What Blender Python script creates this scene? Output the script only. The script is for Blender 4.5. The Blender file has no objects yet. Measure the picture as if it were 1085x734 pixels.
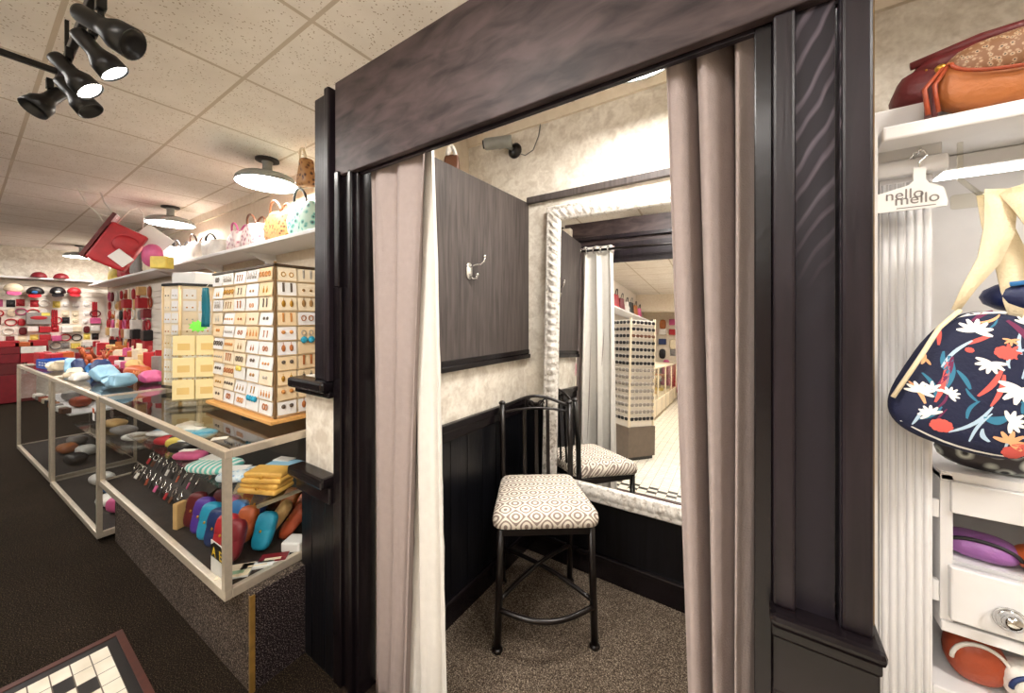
import bpy, bmesh, math, random
from mathutils import Vector, Matrix
R = random.Random(11)
PI = math.pi
rad = math.radians
sc = bpy.context.scene
col = sc.collection

# ------------------------------------------------------------------ helpers
def lin(c):
    c = c / 255.0
    return c / 12.92 if c <= .04045 else ((c + .055) / 1.055) ** 2.4
def C(r, g, b): return (lin(r), lin(g), lin(b), 1)

_m = {}
def mat(name, c, rough=.6, metal=0., bump=0., bscale=60., var=0., vscale=12., emit=0., spec=.5, c2=None, coat=0., stretch=None):
    """principled material with optional noise colour variation and noise bump"""
    if name in _m: return _m[name]
    m = bpy.data.materials.new(name); m.use_nodes = True
    nt = m.node_tree; b = nt.nodes['Principled BSDF']
    b.inputs['Base Color'].default_value = c
    b.inputs['Roughness'].default_value = rough
    b.inputs['Metallic'].default_value = metal
    b.inputs['Specular IOR Level'].default_value = spec
    if coat: b.inputs['Coat Weight'].default_value = coat
    if emit:
        b.inputs['Emission Color'].default_value = c; b.inputs['Emission Strength'].default_value = emit
    src = None
    if var or bump:
        tc = nt.nodes.new('ShaderNodeTexCoord'); src = tc.outputs['Object']
        if stretch:
            mp = nt.nodes.new('ShaderNodeMapping'); mp.inputs['Scale'].default_value = stretch
            nt.links.new(src, mp.inputs['Vector']); src = mp.outputs['Vector']
    if var:
        n = nt.nodes.new('ShaderNodeTexNoise'); n.inputs['Scale'].default_value = vscale; n.inputs['Detail'].default_value = 6
        nt.links.new(src, n.inputs['Vector'])
        r = nt.nodes.new('ShaderNodeValToRGB')
        r.color_ramp.elements[0].position = .5 - .25; r.color_ramp.elements[1].position = .5 + .25
        k = 1 - var
        r.color_ramp.elements[0].color = (c[0] * k, c[1] * k, c[2] * k, 1)
        r.color_ramp.elements[1].color = c2 or tuple(min(1, q * (1 + var)) for q in c[:3]) + (1,)
        nt.links.new(n.outputs['Fac'], r.inputs['Fac']); nt.links.new(r.outputs['Color'], b.inputs['Base Color'])
    if bump:
        n = nt.nodes.new('ShaderNodeTexNoise'); n.inputs['Scale'].default_value = bscale; n.inputs['Detail'].default_value = 4
        nt.links.new(src, n.inputs['Vector'])
        bp = nt.nodes.new('ShaderNodeBump'); bp.inputs['Strength'].default_value = bump; bp.inputs['Distance'].default_value = .01
        nt.links.new(n.outputs['Fac'], bp.inputs['Height']); nt.links.new(bp.outputs['Normal'], b.inputs['Normal'])
    _m[name] = m
    return m

class G:
    """tiny node-graph builder"""
    def __init__(s, name):
        s.m = bpy.data.materials.new(name); s.m.use_nodes = True
        s.t = s.m.node_tree; s.b = s.t.nodes['Principled BSDF']; _m[name] = s.m
        s.tc = s.t.nodes.new('ShaderNodeTexCoord')
    def n(s, t, **k):
        x = s.t.nodes.new(t)
        for a, v in k.items():
            if a in x.inputs.keys() if isinstance(a, str) else False: x.inputs[a].default_value = v
            else: setattr(x, a, v)
        return x
    def l(s, a, b): s.t.links.new(a, b)
    def math(s, op, a, b=0., c=None):
        x = s.t.nodes.new('ShaderNodeMath'); x.operation = op
        for i, v in enumerate((a, b) if c is None else (a, b, c)):
            if hasattr(v, 'links'): s.l(v, x.inputs[i])
            else: x.inputs[i].default_value = v
        return x.outputs[0]
    def xyz(s, vec=None):
        x = s.t.nodes.new('ShaderNodeSeparateXYZ'); s.l(vec or s.tc.outputs['Object'], x.inputs[0]); return x.outputs
    def noise(s, scale, detail=4, vec=None, dist=0.):
        x = s.t.nodes.new('ShaderNodeTexNoise'); x.inputs['Scale'].default_value = scale; x.inputs['Detail'].default_value = detail
        x.inputs['Distortion'].default_value = dist
        s.l(vec or s.tc.outputs['Object'], x.inputs['Vector']); return x.outputs['Fac']
    def mapping(s, scale=(1, 1, 1), rot=(0, 0, 0), loc=(0, 0, 0)):
        x = s.t.nodes.new('ShaderNodeMapping'); x.inputs['Scale'].default_value = scale
        x.inputs['Rotation'].default_value = rot; x.inputs['Location'].default_value = loc
        s.l(s.tc.outputs['Object'], x.inputs['Vector']); return x.outputs['Vector']
    def ramp(s, fac, *stops):
        x = s.t.nodes.new('ShaderNodeValToRGB'); e = x.color_ramp.elements
        while len(e) < len(stops): e.new(.5)
        for q, (p, c) in zip(e, stops): q.position = p; q.color = c
        s.l(fac, x.inputs['Fac']); return x.outputs['Color']
    def mix(s, fac, a, b):
        x = s.t.nodes.new('ShaderNodeMix'); x.data_type = 'RGBA'
        if hasattr(fac, 'links'): s.l(fac, x.inputs[0])
        else: x.inputs[0].default_value = fac
        for v, i in ((a, 6), (b, 7)):
            if hasattr(v, 'links'): s.l(v, x.inputs[i])
            else: x.inputs[i].default_value = v
        return x.outputs[2]
    def bump(s, h, strength=.3, d=.01):
        x = s.t.nodes.new('ShaderNodeBump'); x.inputs['Strength'].default_value = strength; x.inputs['Distance'].default_value = d
        s.l(h, x.inputs['Height']); s.l(x.outputs['Normal'], s.b.inputs['Normal'])
    def done(s, colr, rough=.6, spec=.5):
        if hasattr(colr, 'links'): s.l(colr, s.b.inputs['Base Color'])
        else: s.b.inputs['Base Color'].default_value = colr
        s.b.inputs['Roughness'].default_value = rough; s.b.inputs['Specular IOR Level'].default_value = spec
        return s.m

class MB:
    def __init__(s): s.b = bmesh.new(); s.mi = 0
    def _tag(s, faces):
        for f in faces: f.material_index = s.mi
    def box(s, x0, x1, y0, y1, z0, z1, bev=0., seg=2, M=None):
        r = bmesh.ops.create_cube(s.b, size=1); v = r['verts']
        for q in v: q.co = Vector(((x0 + x1) / 2 + q.co.x * (x1 - x0), (y0 + y1) / 2 + q.co.y * (y1 - y0), (z0 + z1) / 2 + q.co.z * (z1 - z0)))
        fs = {f for q in v for f in q.link_faces}
        if bev:
            es = {e for q in v for e in q.link_edges}
            rr = bmesh.ops.bevel(s.b, geom=list(es), offset=bev, segments=seg, affect='EDGES', profile=.5)
            fs = set(rr['faces']) | {f for f in fs if f.is_valid}
            v = list({q for f in fs for q in f.verts})
        if M is not None:
            for q in v: q.co = M @ q.co
        s._tag(fs); return s
    def face(s, pts):
        f = s.b.faces.new([s.b.verts.new(p) for p in pts]); f.material_index = s.mi; return s
    def prism(s, poly, h, M=None, z0=0.):
        """polygon in local xy extruded z0..z0+h, then transformed by M"""
        M = M or Matrix()
        a = [s.b.verts.new(M @ Vector((x, y, z0))) for x, y in poly]; c = [s.b.verts.new(M @ Vector((x, y, z0 + h))) for x, y in poly]
        n = len(poly); fs = [s.b.faces.new(a[::-1]), s.b.faces.new(c)]
        for i in range(n): fs.append(s.b.faces.new((a[i], a[(i + 1) % n], c[(i + 1) % n], c[i])))
        s._tag(fs); return s
    def tube(s, pts, r, n=8, closed=False):
        pts = [Vector(p) for p in pts]; rings = []; N = len(pts)
        up = None
        for i, p in enumerate(pts):
            if closed: t = pts[(i + 1) % N] - pts[i - 1]
            else: t = pts[min(i + 1, N - 1)] - pts[max(i - 1, 0)]
            t.normalize()
            if up is None:
                up = Vector((0, 0, 1)) if abs(t.z) < .9 else Vector((1, 0, 0))
            a = t.cross(up)
            if a.length < 1e-5: a = t.cross(Vector((0, 1, 0)))
            a.normalize(); b_ = a.cross(t).normalized(); up = b_
            rr = r[i] if isinstance(r, (list, tuple)) else r
            rings.append([s.b.verts.new(p + (a * math.cos(2 * PI * k / n) + b_ * math.sin(2 * PI * k / n)) * rr) for k in range(n)])
        fs = []
        for i in range(N if closed else N - 1):
            A, B = rings[i], rings[(i + 1) % N]
            for k in range(n): fs.append(s.b.faces.new((A[k], A[(k + 1) % n], B[(k + 1) % n], B[k])))
        if not closed: fs += [s.b.faces.new(rings[0][::-1]), s.b.faces.new(rings[-1])]
        for f in fs: f.smooth = True
        s._tag(fs); return s
    def lathe(s, prof, n=20, M=None):
        M = M or Matrix(); rings = []; fs = []
        for r, z in prof:
            if r < 1e-6: rings.append([s.b.verts.new(M @ Vector((0, 0, z)))])
            else: rings.append([s.b.verts.new(M @ Vector((r * math.cos(2 * PI * k / n), r * math.sin(2 * PI * k / n), z))) for k in range(n)])
        for A, B in zip(rings, rings[1:]):
            for k in range(n):
                a = [A[k % len(A)], A[(k + 1) % len(A)], B[(k + 1) % len(B)], B[k % len(B)]]
                u = list(dict.fromkeys(a))
                if len(u) > 2: fs.append(s.b.faces.new(u))
        for f in fs: f.smooth = True
        s._tag(fs); return s
    def sup(s, cx, cy, cz, rx, ry, rz, p=2.5, q=2.5, n=20, k=10, M=None, taper=0., zmin=-1.):
        """superellipsoid, p = roundness in plan, q = roundness in profile; taper narrows the top; zmin cuts the bottom flat"""
        M = M or Matrix(); rings = []; fs = []
        def sg(v, e): return math.copysign(abs(v) ** e, v)
        for i in range(k + 1):
            t = -PI / 2 + PI * i / k
            z = sg(math.sin(t), 2 / q); w = abs(math.cos(t)) ** (2 / q)
            z = max(z, zmin); w = max(w, .004)
            kx = 1 - taper * (z + 1) / 2
            rings.append([s.b.verts.new(M @ Vector((cx + rx * w * kx * sg(math.cos(2 * PI * j / n), 2 / p), cy + ry * w * kx * sg(math.sin(2 * PI * j / n), 2 / p), cz + rz * z))) for j in range(n)])
        for A, B in zip(rings, rings[1:]):
            for j in range(n): fs.append(s.b.faces.new((A[j], A[(j + 1) % n], B[(j + 1) % n], B[j])))
        fs += [s.b.faces.new(rings[0][::-1]), s.b.faces.new(rings[-1])]
        for f in fs: f.smooth = True
        s._tag(fs); return s
    def sheet(s, rows, smooth=True):
        V = [[s.b.verts.new(p) for p in r] for r in rows]; fs = []
        for A, B in zip(V, V[1:]):
            for i in range(len(A) - 1): fs.append(s.b.faces.new((A[i], A[i + 1], B[i + 1], B[i])))
        for f in fs: f.smooth = smooth
        s._tag(fs); return s
    def build(s, name, m, parent=None, loc=None, rz=0., rot=None, solid=0., subsurf=0):
        me = bpy.data.meshes.new(name); bmesh.ops.recalc_face_normals(s.b, faces=s.b.faces); s.b.to_mesh(me); s.b.free()
        for q in (m if isinstance(m, (list, tuple)) else [m]): me.materials.append(q)
        o = bpy.data.objects.new(name, me); col.objects.link(o); o.parent = parent
        if loc: o.location = loc
        o.rotation_euler = rot or (0, 0, rz)
        if solid:
            d = o.modifiers.new('s', 'SOLIDIFY'); d.thickness = solid; d.offset = 0
        if subsurf:
            d = o.modifiers.new('u', 'SUBSURF'); d.levels = d.render_levels = subsurf
        return o

LAB = {}
def tag(o, label, cat, group=None):
    o['label'] = label; o['category'] = cat
    if group: o['group'] = group
    LAB.setdefault(label, []).append(o.name)
    return o
def thing(name, label, cat, loc=(0, 0, 0), rz=0., group=None, rot=None):
    o = bpy.data.objects.new(name, None); o.empty_display_size = .05; col.objects.link(o)
    o.location = loc; o.rotation_euler = rot or (0, 0, rz)
    return tag(o, label, cat, group)
def dup(root, loc, label, rz=None, rot=None, scale=None, group=None, mats=None):
    r = root.copy(); col.objects.link(r); r.location = loc
    if rz is not None: r.rotation_euler = (0, 0, rz)
    if rot is not None: r.rotation_euler = rot
    if scale: r.scale = (scale,) * 3
    tag(r, label, root['category'], group or root.get('group'))
    for ch in list(root.children):
        c = ch.copy(); col.objects.link(c); c.parent = r
        for g in list(ch.children):
            d = g.copy(); col.objects.link(d); d.parent = c
    return r
def recolor(o, m):
    """give this copy its own material (object slot), keeping the shared mesh"""
    if o.type == 'MESH' and o.material_slots:
        o.material_slots[0].link = 'OBJECT'; o.material_slots[0].material = m
def struct(name, mb, m, **k):
    o = mb.build(name, m, **k); o['kind'] = 'structure'; return o
def text_mesh(s, size, m, name, parent, M, ext=.0006):
    cu = bpy.data.curves.new(name, 'FONT'); cu.body = s; cu.size = size; cu.extrude = ext; cu.align_x = 'CENTER'
    o = bpy.data.objects.new('tmp', cu); col.objects.link(o)
    dg = bpy.context.evaluated_depsgraph_get(); me = bpy.data.meshes.new_from_object(o.evaluated_get(dg))
    bpy.data.objects.remove(o); me.transform(M); me.materials.clear(); me.materials.append(m)
    q = bpy.data.objects.new(name, me); col.objects.link(q); q.parent = parent
    return q
def T(x, y, z): return Matrix.Translation((x, y, z))
def RX(a): return Matrix.Rotation(a, 4, 'X')
def RY(a): return Matrix.Rotation(a, 4, 'Y')
def RZ(a): return Matrix.Rotation(a, 4, 'Z')

# ------------------------------------------------------------------ materials
def wood_dark(name, c, c2, scale=(14, 14, 1.2), rough=.38):
    g = G(name); v = g.mapping(scale)
    f = g.noise(3.0, 6, v, .6); g2 = g.noise(40, 3)
    cc = g.ramp(f, (.3, c), (.7, c2))
    g.bump(g.math('ADD', g.math('MULTIPLY', f, .8), g.math('MULTIPLY', g2, .2)), .35, .004)
    return g.done(cc, rough, .32)
M_wood = wood_dark('dark painted wood', C(20, 14, 19), C(37, 29, 35))
M_woodH = wood_dark('dark painted beam wood', C(38, 29, 30), C(82, 68, 68), (2.2, 10, 7), .5)
M_wain = wood_dark('black wainscot', C(8, 8, 11), C(19, 19, 24), (14, 14, 1.), .3)
M_trim = wood_dark('black gloss trim', C(13, 9, 12), C(26, 20, 23), (2, 10, 2), .25)
M_panel = wood_dark('grey washed panel', C(58, 51, 50), C(86, 78, 75), (16, 16, 1.2), .5)
# ply with a strong cathedral grain
g = G('plywood grain'); v = g.mapping((15, 15, 5), rot=(0, .5, 0))
w = g.n('ShaderNodeTexWave'); w.wave_type = 'BANDS'; w.bands_direction = 'Z'
w.inputs['Scale'].default_value = .62; w.inputs['Distortion'].default_value = 5; w.inputs['Detail'].default_value = 2.5; w.inputs['Detail Scale'].default_value = .9
g.l(v, w.inputs['Vector'])
cc = g.ramp(w.outputs['Fac'], (.28, C(26, 20, 28)), (.5, C(86, 77, 86)), (.72, C(70, 62, 71)), (.85, C(32, 26, 34)))
zz = g.xyz()[2]
low = g.math('SMOOTH_MIN', 1., g.math('MAXIMUM', 0., g.math('MULTIPLY', g.math('SUBTRACT', zz, 1.55), 4.)), .1)
cc = g.mix(low, C(27, 22, 30), cc); g.bump(w.outputs['Fac'], .2, .003)
M_ply = g.done(cc, .5, .3)
# wallpaper
g = G('mottled wallpaper'); f = g.noise(14, 8, None, .8); f2 = g.noise(60, 3)
cc = g.ramp(g.math('ADD', g.math('MULTIPLY', f, .7), g.math('MULTIPLY', f2, .3)), (.38, C(206, 195, 180)), (.62, C(236, 229, 217)))
g.bump(f2, .15, .004); M_paper = g.done(cc, .85, .2)
g = G('plain painted wall'); f = g.noise(20, 5)
M_wall = g.done(g.ramp(f, (.3, C(220, 205, 184)), (.7, C(232, 219, 200))), .8, .3)
# ceiling tiles
g = G('acoustic ceiling tiles'); x, y, z = g.xyz()
def grid(c, off, pitch, w):
    fr = g.math('FRACT', g.math('DIVIDE', g.math('SUBTRACT', c, off), pitch))
    d = g.math('MINIMUM', fr, g.math('SUBTRACT', 1., fr))
    return g.math('LESS_THAN', d, w / pitch)
gx = grid(x, -2.30, .69, .010); gy = grid(y, .235, .61, .009)
gr = g.math('MAXIMUM', gx, gy)
vo = g.n('ShaderNodeTexVoronoi'); vo.inputs['Scale'].default_value = 70; g.l(g.tc.outputs['Object'], vo.inputs['Vector'])
sp = g.math('LESS_THAN', vo.outputs['Distance'], .25)
nz = g.noise(30, 3); sp = g.math('MULTIPLY', sp, g.math('GREATER_THAN', nz, .5))
base = g.ramp(g.noise(5, 3), (.3, C(233, 226, 217)), (.7, C(243, 237, 229)))
cc = g.mix(sp, base, C(184, 168, 150)); cc = g.mix(gr, cc, C(200, 187, 170))
g.bump(g.math('SUBTRACT', nz, g.math('MULTIPLY', gr, .8)), .4, .006)
M_ceil = g.done(cc, .9, .2)
# carpets
def carpet(name, a, b, c):
    g = G(name); f = g.noise(220, 3); h = g.noise(3.5, 4)
    v = g.ramp(f, (.38, a), (.56, b), (.70, c))
    v = g.mix(g.math('MULTIPLY', h, .55), v, a)
    g.bump(f, .9, .01); return g.done(v, .95, .1)
M_carpet = carpet('dark shop carpet', C(16, 11, 8), C(48, 38, 29), C(112, 96, 76))
M_carpet2 = carpet('fitting room carpet', C(56, 45, 37), C(122, 108, 94), C(200, 184, 162))
M_pedestal = carpet('speckled pedestal carpet', C(44, 37, 34), C(104, 92, 84), C(186, 170, 152))
M_pedestal_shade = carpet('shaded speckled pedestal carpet', C(20, 15, 18), C(62, 52, 54), C(186, 168, 164))  # same carpet darkened for the end face, shade put into the colour
# tiled shop floor with a black and white border
g = G('white tile floor'); x, y, z = g.xyz()
ux = g.math('DIVIDE', g.math('ADD', x, 2.465), .085); uy = g.math('DIVIDE', g.math('SUBTRACT', .372, y), .056)
ix = g.math('FLOOR', ux); iy = g.math('FLOOR', uy); r_ = g.math('MINIMUM', ix, iy)
fx = g.math('FRACT', ux); fy = g.math('FRACT', uy)
mort = g.math('MAXIMUM', g.math('LESS_THAN', g.math('MINIMUM', fx, g.math('SUBTRACT', 1., fx)), .022), g.math('LESS_THAN', g.math('MINIMUM', fy, g.math('SUBTRACT', 1., fy)), .035))
ring = g.math('MULTIPLY', g.math('GREATER_THAN', r_, .5), g.math('LESS_THAN', r_, 3.5))
chk = g.math('GREATER_THAN', g.math('MODULO', g.math('ADD', ix, iy), 2.), .5)
blk = g.math('MULTIPLY', ring, chk)
cc = g.mix(blk, g.ramp(g.noise(9, 3), (.3, C(226, 216, 196)), (.7, C(244, 236, 220))), C(16, 13, 12))
cc = g.mix(mort, cc, C(96, 84, 70)); M_tile = g.done(cc, .35)
M_strip = mat('red brown floor strip', C(74, 32, 20), .5, var=.3, vscale=25)
M_blackband = mat('black tile band', C(18, 14, 13), .4, var=.4, vscale=30)
# chair fabric: concentric lattice
g = G('lattice seat fabric'); x, y, z = g.xyz()
k = 2 * PI / .092
cs = g.math('ADD', g.math('COSINE', g.math('MULTIPLY', x, k)), g.math('COSINE', g.math('MULTIPLY', g.math('ADD', y, g.math('MULTIPLY', z, .9)), k)))
s2 = g.math('SINE', g.math('MULTIPLY', cs, 5.2))
cc = g.ramp(g.math('MULTIPLY_ADD', s2, .5, .5), (.40, C(150, 134, 124)), (.52, C(238, 228, 214)))
g.bump(g.noise(300, 2), .3, .003); M_seat = g.done(cc, .9, .15)
M_bronze = mat('dark bronze metal', C(18, 10, 9), .30, .3, var=.2, vscale=30, spec=.6)
M_curt = mat('taupe curtain fabric', C(160, 146, 142), .75, bump=.25, bscale=260, var=.05, vscale=40, spec=.25)
M_line = mat('white curtain lining', C(226, 221, 214), .8, bump=.2, bscale=260, var=.04, vscale=30, spec=.2)
M_chrome = mat('chrome', C(220, 220, 220), .12, 1.)
M_alu = mat('champagne aluminium', C(206, 194, 176), .34, .55, var=.08, vscale=40)
M_white = mat('white painted wood', C(228, 226, 226), .45, var=.03, vscale=20)
M_whitep = mat('white plastic', C(238, 236, 233), .4, var=.02, vscale=20)
M_black = mat('black plastic', C(14, 13, 14), .35, var=.2, vscale=30)
M_grey = mat('grey metal', C(120, 122, 120), .4, .6, var=.1, vscale=30)
M_lampm = mat('lamp shade metal', C(150, 152, 148), .4, .4, var=.1, vscale=20)
M_lampd = mat('dark lamp cap', C(52, 46, 42), .5, .3, var=.1, vscale=30)
M_glow = mat('lamp diffuser', (1, .96, .90, 1), .5, emit=40.)
M_spot = mat('lit bulb', (1, .97, .90, 1), .5, emit=60.)
M_gold = mat('gold', C(200, 150, 60), .3, .8, var=.1, vscale=40)
M_gilt = mat('gold brown raw edge', C(128, 96, 40), .6, var=.3, vscale=30)
M_orangewood = mat('honey wood', C(214, 160, 92), .45, var=.15, vscale=14, stretch=(1, 8, 8))
M_lightwood = mat('pale wood', C(226, 196, 150), .5, var=.12, vscale=14, stretch=(8, 8, 1))
M_cream = mat('cream board', C(236, 220, 192), .7, var=.05, vscale=20)
M_slat = mat('white slatwall', C(236, 226, 212), .55, var=.03, vscale=20)
M_deck = mat('dark display deck', C(44, 34, 27), .7, var=.35, vscale=30)
M_taupe = mat('taupe laminate', C(104, 90, 78), .5, var=.12, vscale=20)
M_wire = mat('white wire', C(232, 226, 216), .4, .2)
def glass(name, tint=(.97, .985, .98, 1), refl=.85, r=.02):
    m = bpy.data.materials.new(name); m.use_nodes = True; t = m.node_tree; t.nodes.clear()
    o = t.nodes.new('ShaderNodeOutputMaterial'); a = t.nodes.new('ShaderNodeBsdfTransparent'); a.inputs['Color'].default_value = tint
    b = t.nodes.new('ShaderNodeBsdfGlossy'); b.inputs['Roughness'].default_value = r
    lw = t.nodes.new('ShaderNodeLayerWeight'); lw.inputs['Blend'].default_value = .5
    pw = t.nodes.new('ShaderNodeMath'); pw.operation = 'POWER'; t.links.new(lw.outputs['Facing'], pw.inputs[0]); pw.inputs[1].default_value = 4.5
    f = t.nodes.new('ShaderNodeMath'); f.operation = 'MULTIPLY_ADD'; t.links.new(pw.outputs[0], f.inputs[0]); f.inputs[1].default_value = refl; f.inputs[2].default_value = .03
    x = t.nodes.new('ShaderNodeMixShader'); t.links.new(f.outputs[0], x.inputs[0]); t.links.new(a.outputs[0], x.inputs[1]); t.links.new(b.outputs[0], x.inputs[2])
    t.links.new(x.outputs[0], o.inputs['Surface']); return m
M_glass = glass('clear glass'); M_acryl = glass('clear acrylic', (.96, .95, .9, 1))
M_mirror = mat('mirror silver', (.93, .94, .94, 1), .0, 1.)
g = G('distressed silver frame'); f = g.noise(50, 5); cc = g.ramp(f, (.30, C(168, 158, 146)), (.5, C(232, 227, 220)))
g.bump(f, .4, .004); M_frame = g.done(cc, .38); g.b.inputs['Metallic'].default_value = .25
def leather(n, r, gg, b, rough=.45): return mat(n, C(r, gg, b), rough, var=.18, vscale=14, bump=.15, bscale=120)
L = {n: leather(n + ' leather', *c) for n, c in dict(maroon=(96, 20, 24), red=(178, 34, 44), darkred=(120, 18, 30), purple=(84, 50, 148), teal=(34, 150, 184), blue=(60, 130, 196),
     navy=(26, 48, 98), pink=(206, 92, 140), orange=(186, 88, 40), rust=(158, 66, 34), beige=(222, 182, 120), yellow=(222, 174, 86), mint=(150, 184, 150), white=(236, 230, 222),
     black=(22, 18, 20), tan=(176, 104, 52), brown=(98, 58, 36), ltblue=(150, 196, 222), green=(78, 110, 74), cream=(232, 216, 186), grey=(140, 134, 130), hotpink=(214, 44, 110), lemon=(232, 206, 96)).items()}
def speck(name, a, b, c, s):
    g = G(name); vo = g.n('ShaderNodeTexVoronoi'); vo.inputs['Scale'].default_value = s; g.l(g.tc.outputs['Object'], vo.inputs['Vector'])
    f = g.math('ADD', g.math('MULTIPLY', vo.outputs['Distance'], .8), g.math('MULTIPLY', g.noise(s * .6, 3), .4))
    return g.done(g.ramp(f, (.3, a), (.42, b), (.62, c)), .5)
M_leop = speck('leopard print', C(36, 22, 14), C(120, 74, 36), C(176, 128, 78), 34)
M_swirl = speck('teal swirl print', C(44, 66, 70), C(96, 172, 160), C(186, 214, 200), 24)
M_snake = speck('snake skin print', C(54, 42, 34), C(186, 156, 126), C(126, 86, 56), 170)
M_pinkp = speck('pink patchwork print', C(110, 50, 64), C(196, 142, 150), C(226, 206, 202), 24)
M_stripe = None
g = G('turquoise striped towel'); x, y, z = g.xyz(); s_ = g.math('SINE', g.math('MULTIPLY', x, 2 * PI / .030))
M_stripe = g.done(g.ramp(g.math('MULTIPLY_ADD', s_, .5, .5), (.4, C(236, 240, 236)), (.55, C(110, 202, 190))), .7)

# ------------------------------------------------------------------ setting
ZC = 2.78; YS = 1.70; YB = 2.05; XL = -1.26; XE = -11.2; XR = 3.0; YN = -7.3
struct('floor', MB().box(XE, XR, YN, 2.05, -.05, 0), M_carpet)
struct('floor.001', MB().box(-2.465, 2.2, YN + .05, .372, 0, .003), M_tile)
struct('trim_1', MB().box(-2.535, 2.2, .405, .43, 0, .006).box(-2.535, -2.505, YN + .05, .405, 0, .006), M_strip)
struct('trim_2', MB().box(-2.505, 2.2, .372, .405, 0, .0035).box(-2.505, -2.465, YN + .05, .372, 0, .0035), M_blackband)
struct('floor.002', MB().box(XL, .1, .9, YB, 0, .006), M_carpet2)
struct('ceiling', MB().box(XE, XR, YN, YB + .1, ZC, ZC + .06), M_ceil)
struct('wall_back', MB().box(XE, -1.75, YS, YS + .1, 0, ZC).box(-1.85, -1.75, YS + .1, YB, 0, ZC), M_wall)
struct('wall_fitting_back', MB().box(-1.85, XR, YB, YB + .1, 0, ZC), M_paper)
struct('wall_far', MB().box(XE - .1, XE, YN, YS + .1, 0, ZC), M_paper)
struct('wall_right', MB().box(XR, XR + .1, YN, YB + .1, 0, ZC), M_wall)
struct('wall_behind', MB().box(XE, XR, YN - .1, YN, 0, ZC), M_wall)
struct('wall_stock', MB().box(-2.32, -2.22, YN, -1.15, 0, ZC), M_slat)
struct('wall_soffit', MB().box(-2.22, XR, -6.4, -6.2, 2.32, ZC), M_wall)
struct('trim_3', MB().box(XE, -1.85, YS - .02, YS, ZC - .09, ZC).box(-1.75, .9, YB - .02, YB, ZC - .06, ZC), M_wall)
# fitting room shell
struct('wall_left', MB().box(-1.36, XL, .955, YB, 0, 2.23), M_paper)
struct('wall_front', MB().box(-1.715, -1.36, .875, .93, 0, 1.235).box(-1.58, -1.36, .875, .93, 1.235, 2.40), M_paper)
struct('wall_fitting_right', MB().box(.10, .16, .93, YB, 0, 2.4), M_paper)
# left inside: grey panel, ledge, wainscot
struct('trim_4', MB().box(XL, XL + .018, .955, YB, 1.275, 2.235), M_panel)
struct('trim_5', MB().box(XL, XL + .035, .955, YB - .002, 1.235, 1.262, .004).box(XL, XL + .026, .955, YB - .002, 1.262, 1.29, .004), M_trim)
w_ = MB().box(XL, XL + .012, .955, YB, .11, .955)
for i in range(9): w_.box(XL + .012, XL + .0145, .95 + i * .125, 1.068 + i * .125, .12, .90)
struct('wall_left_wainscot', w_, M_wain)
struct('trim_6', MB().box(XL, XL + .03, .955, YB, .945, .985, .006).box(XL, XL + .022, .955, YB, .90, .945, .004), M_trim)
struct('baseboard_left', MB().box(XL, XL + .022, .955, YB, 0, .115, .004).box(XL, XL + .03, .955, YB, .105, .13, .008), M_trim)
struct('wall_back_wainscot', MB().box(XL + .012, .1, YB - .012, YB, .12, .93), M_wain)
struct('trim_7', MB().box(XL + .03, .1, YB - .03, YB, .92, .955, .006), M_trim)
struct('baseboard_back', MB().box(XL + .022, .1, YB - .022, YB, 0, .12, .004).box(XL + .022, .1, YB - .032, YB, .115, .145, .009), M_trim)
struct('trim_8', MB().box(XL + .018, .1, YB - .03, YB, 2.225, 2.265, .004), M_panel)
# front facade, left side
struct('trim_9', MB().box(-1.588, -1.475, .845, .875, 1.235, 2.43, .006).box(-1.49, -1.455, .83, .875, 1.235, 2.44, .006), M_wood)
struct('trim_10', MB().box(-1.735, -1.455, .80, .875, 1.19, 1.235, .012).box(-1.725, -1.455, .83, .875, 1.165, 1.19, .006), M_trim)
struct('trim_11', MB().box(-1.735, -1.455, .80, .875, .80, .845, .012).box(-1.725, -1.455, .835, .875, .73, .80, .006), M_trim)
w_ = MB().box(-1.715, -1.455, .862, .875, 0, .73)
for a_, b_ in ((-1.715, -1.63), (-1.625, -1.53), (-1.525, -1.455)): w_.box(a_, b_, .856, .862, 0, .73, .002)
struct('wall_front_wainscot', w_, M_wain)
struct('trim_12', MB().box(-1.455, -1.40, .85, .93, 0, 1.62, .005).box(-1.43, -1.40, .84, .90, 1.62, 2.085, .004), M_trim)
struct('trim_13', MB().box(-1.40, -1.355, .862, .93, 0, 2.085, .006).box(-1.355, -1.33, .85, .93, 0, 2.085, .006).box(-1.33, -1.305, .866, .945, 0, 2.085, .004), M_trim)
struct('wall_header', MB().box(-1.44, .118, .85, .874, 2.07, 2.455, .004), M_woodH)
struct('trim_14', MB().box(-1.36, .16, .874, .888, 2.062, 2.235), M_wood)  # inner header board, dark wood paints the shadow under the beam
struct('trim_15', MB().box(-1.36, .16, .874, .90, 2.275, 2.31, .004), M_wood)
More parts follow.
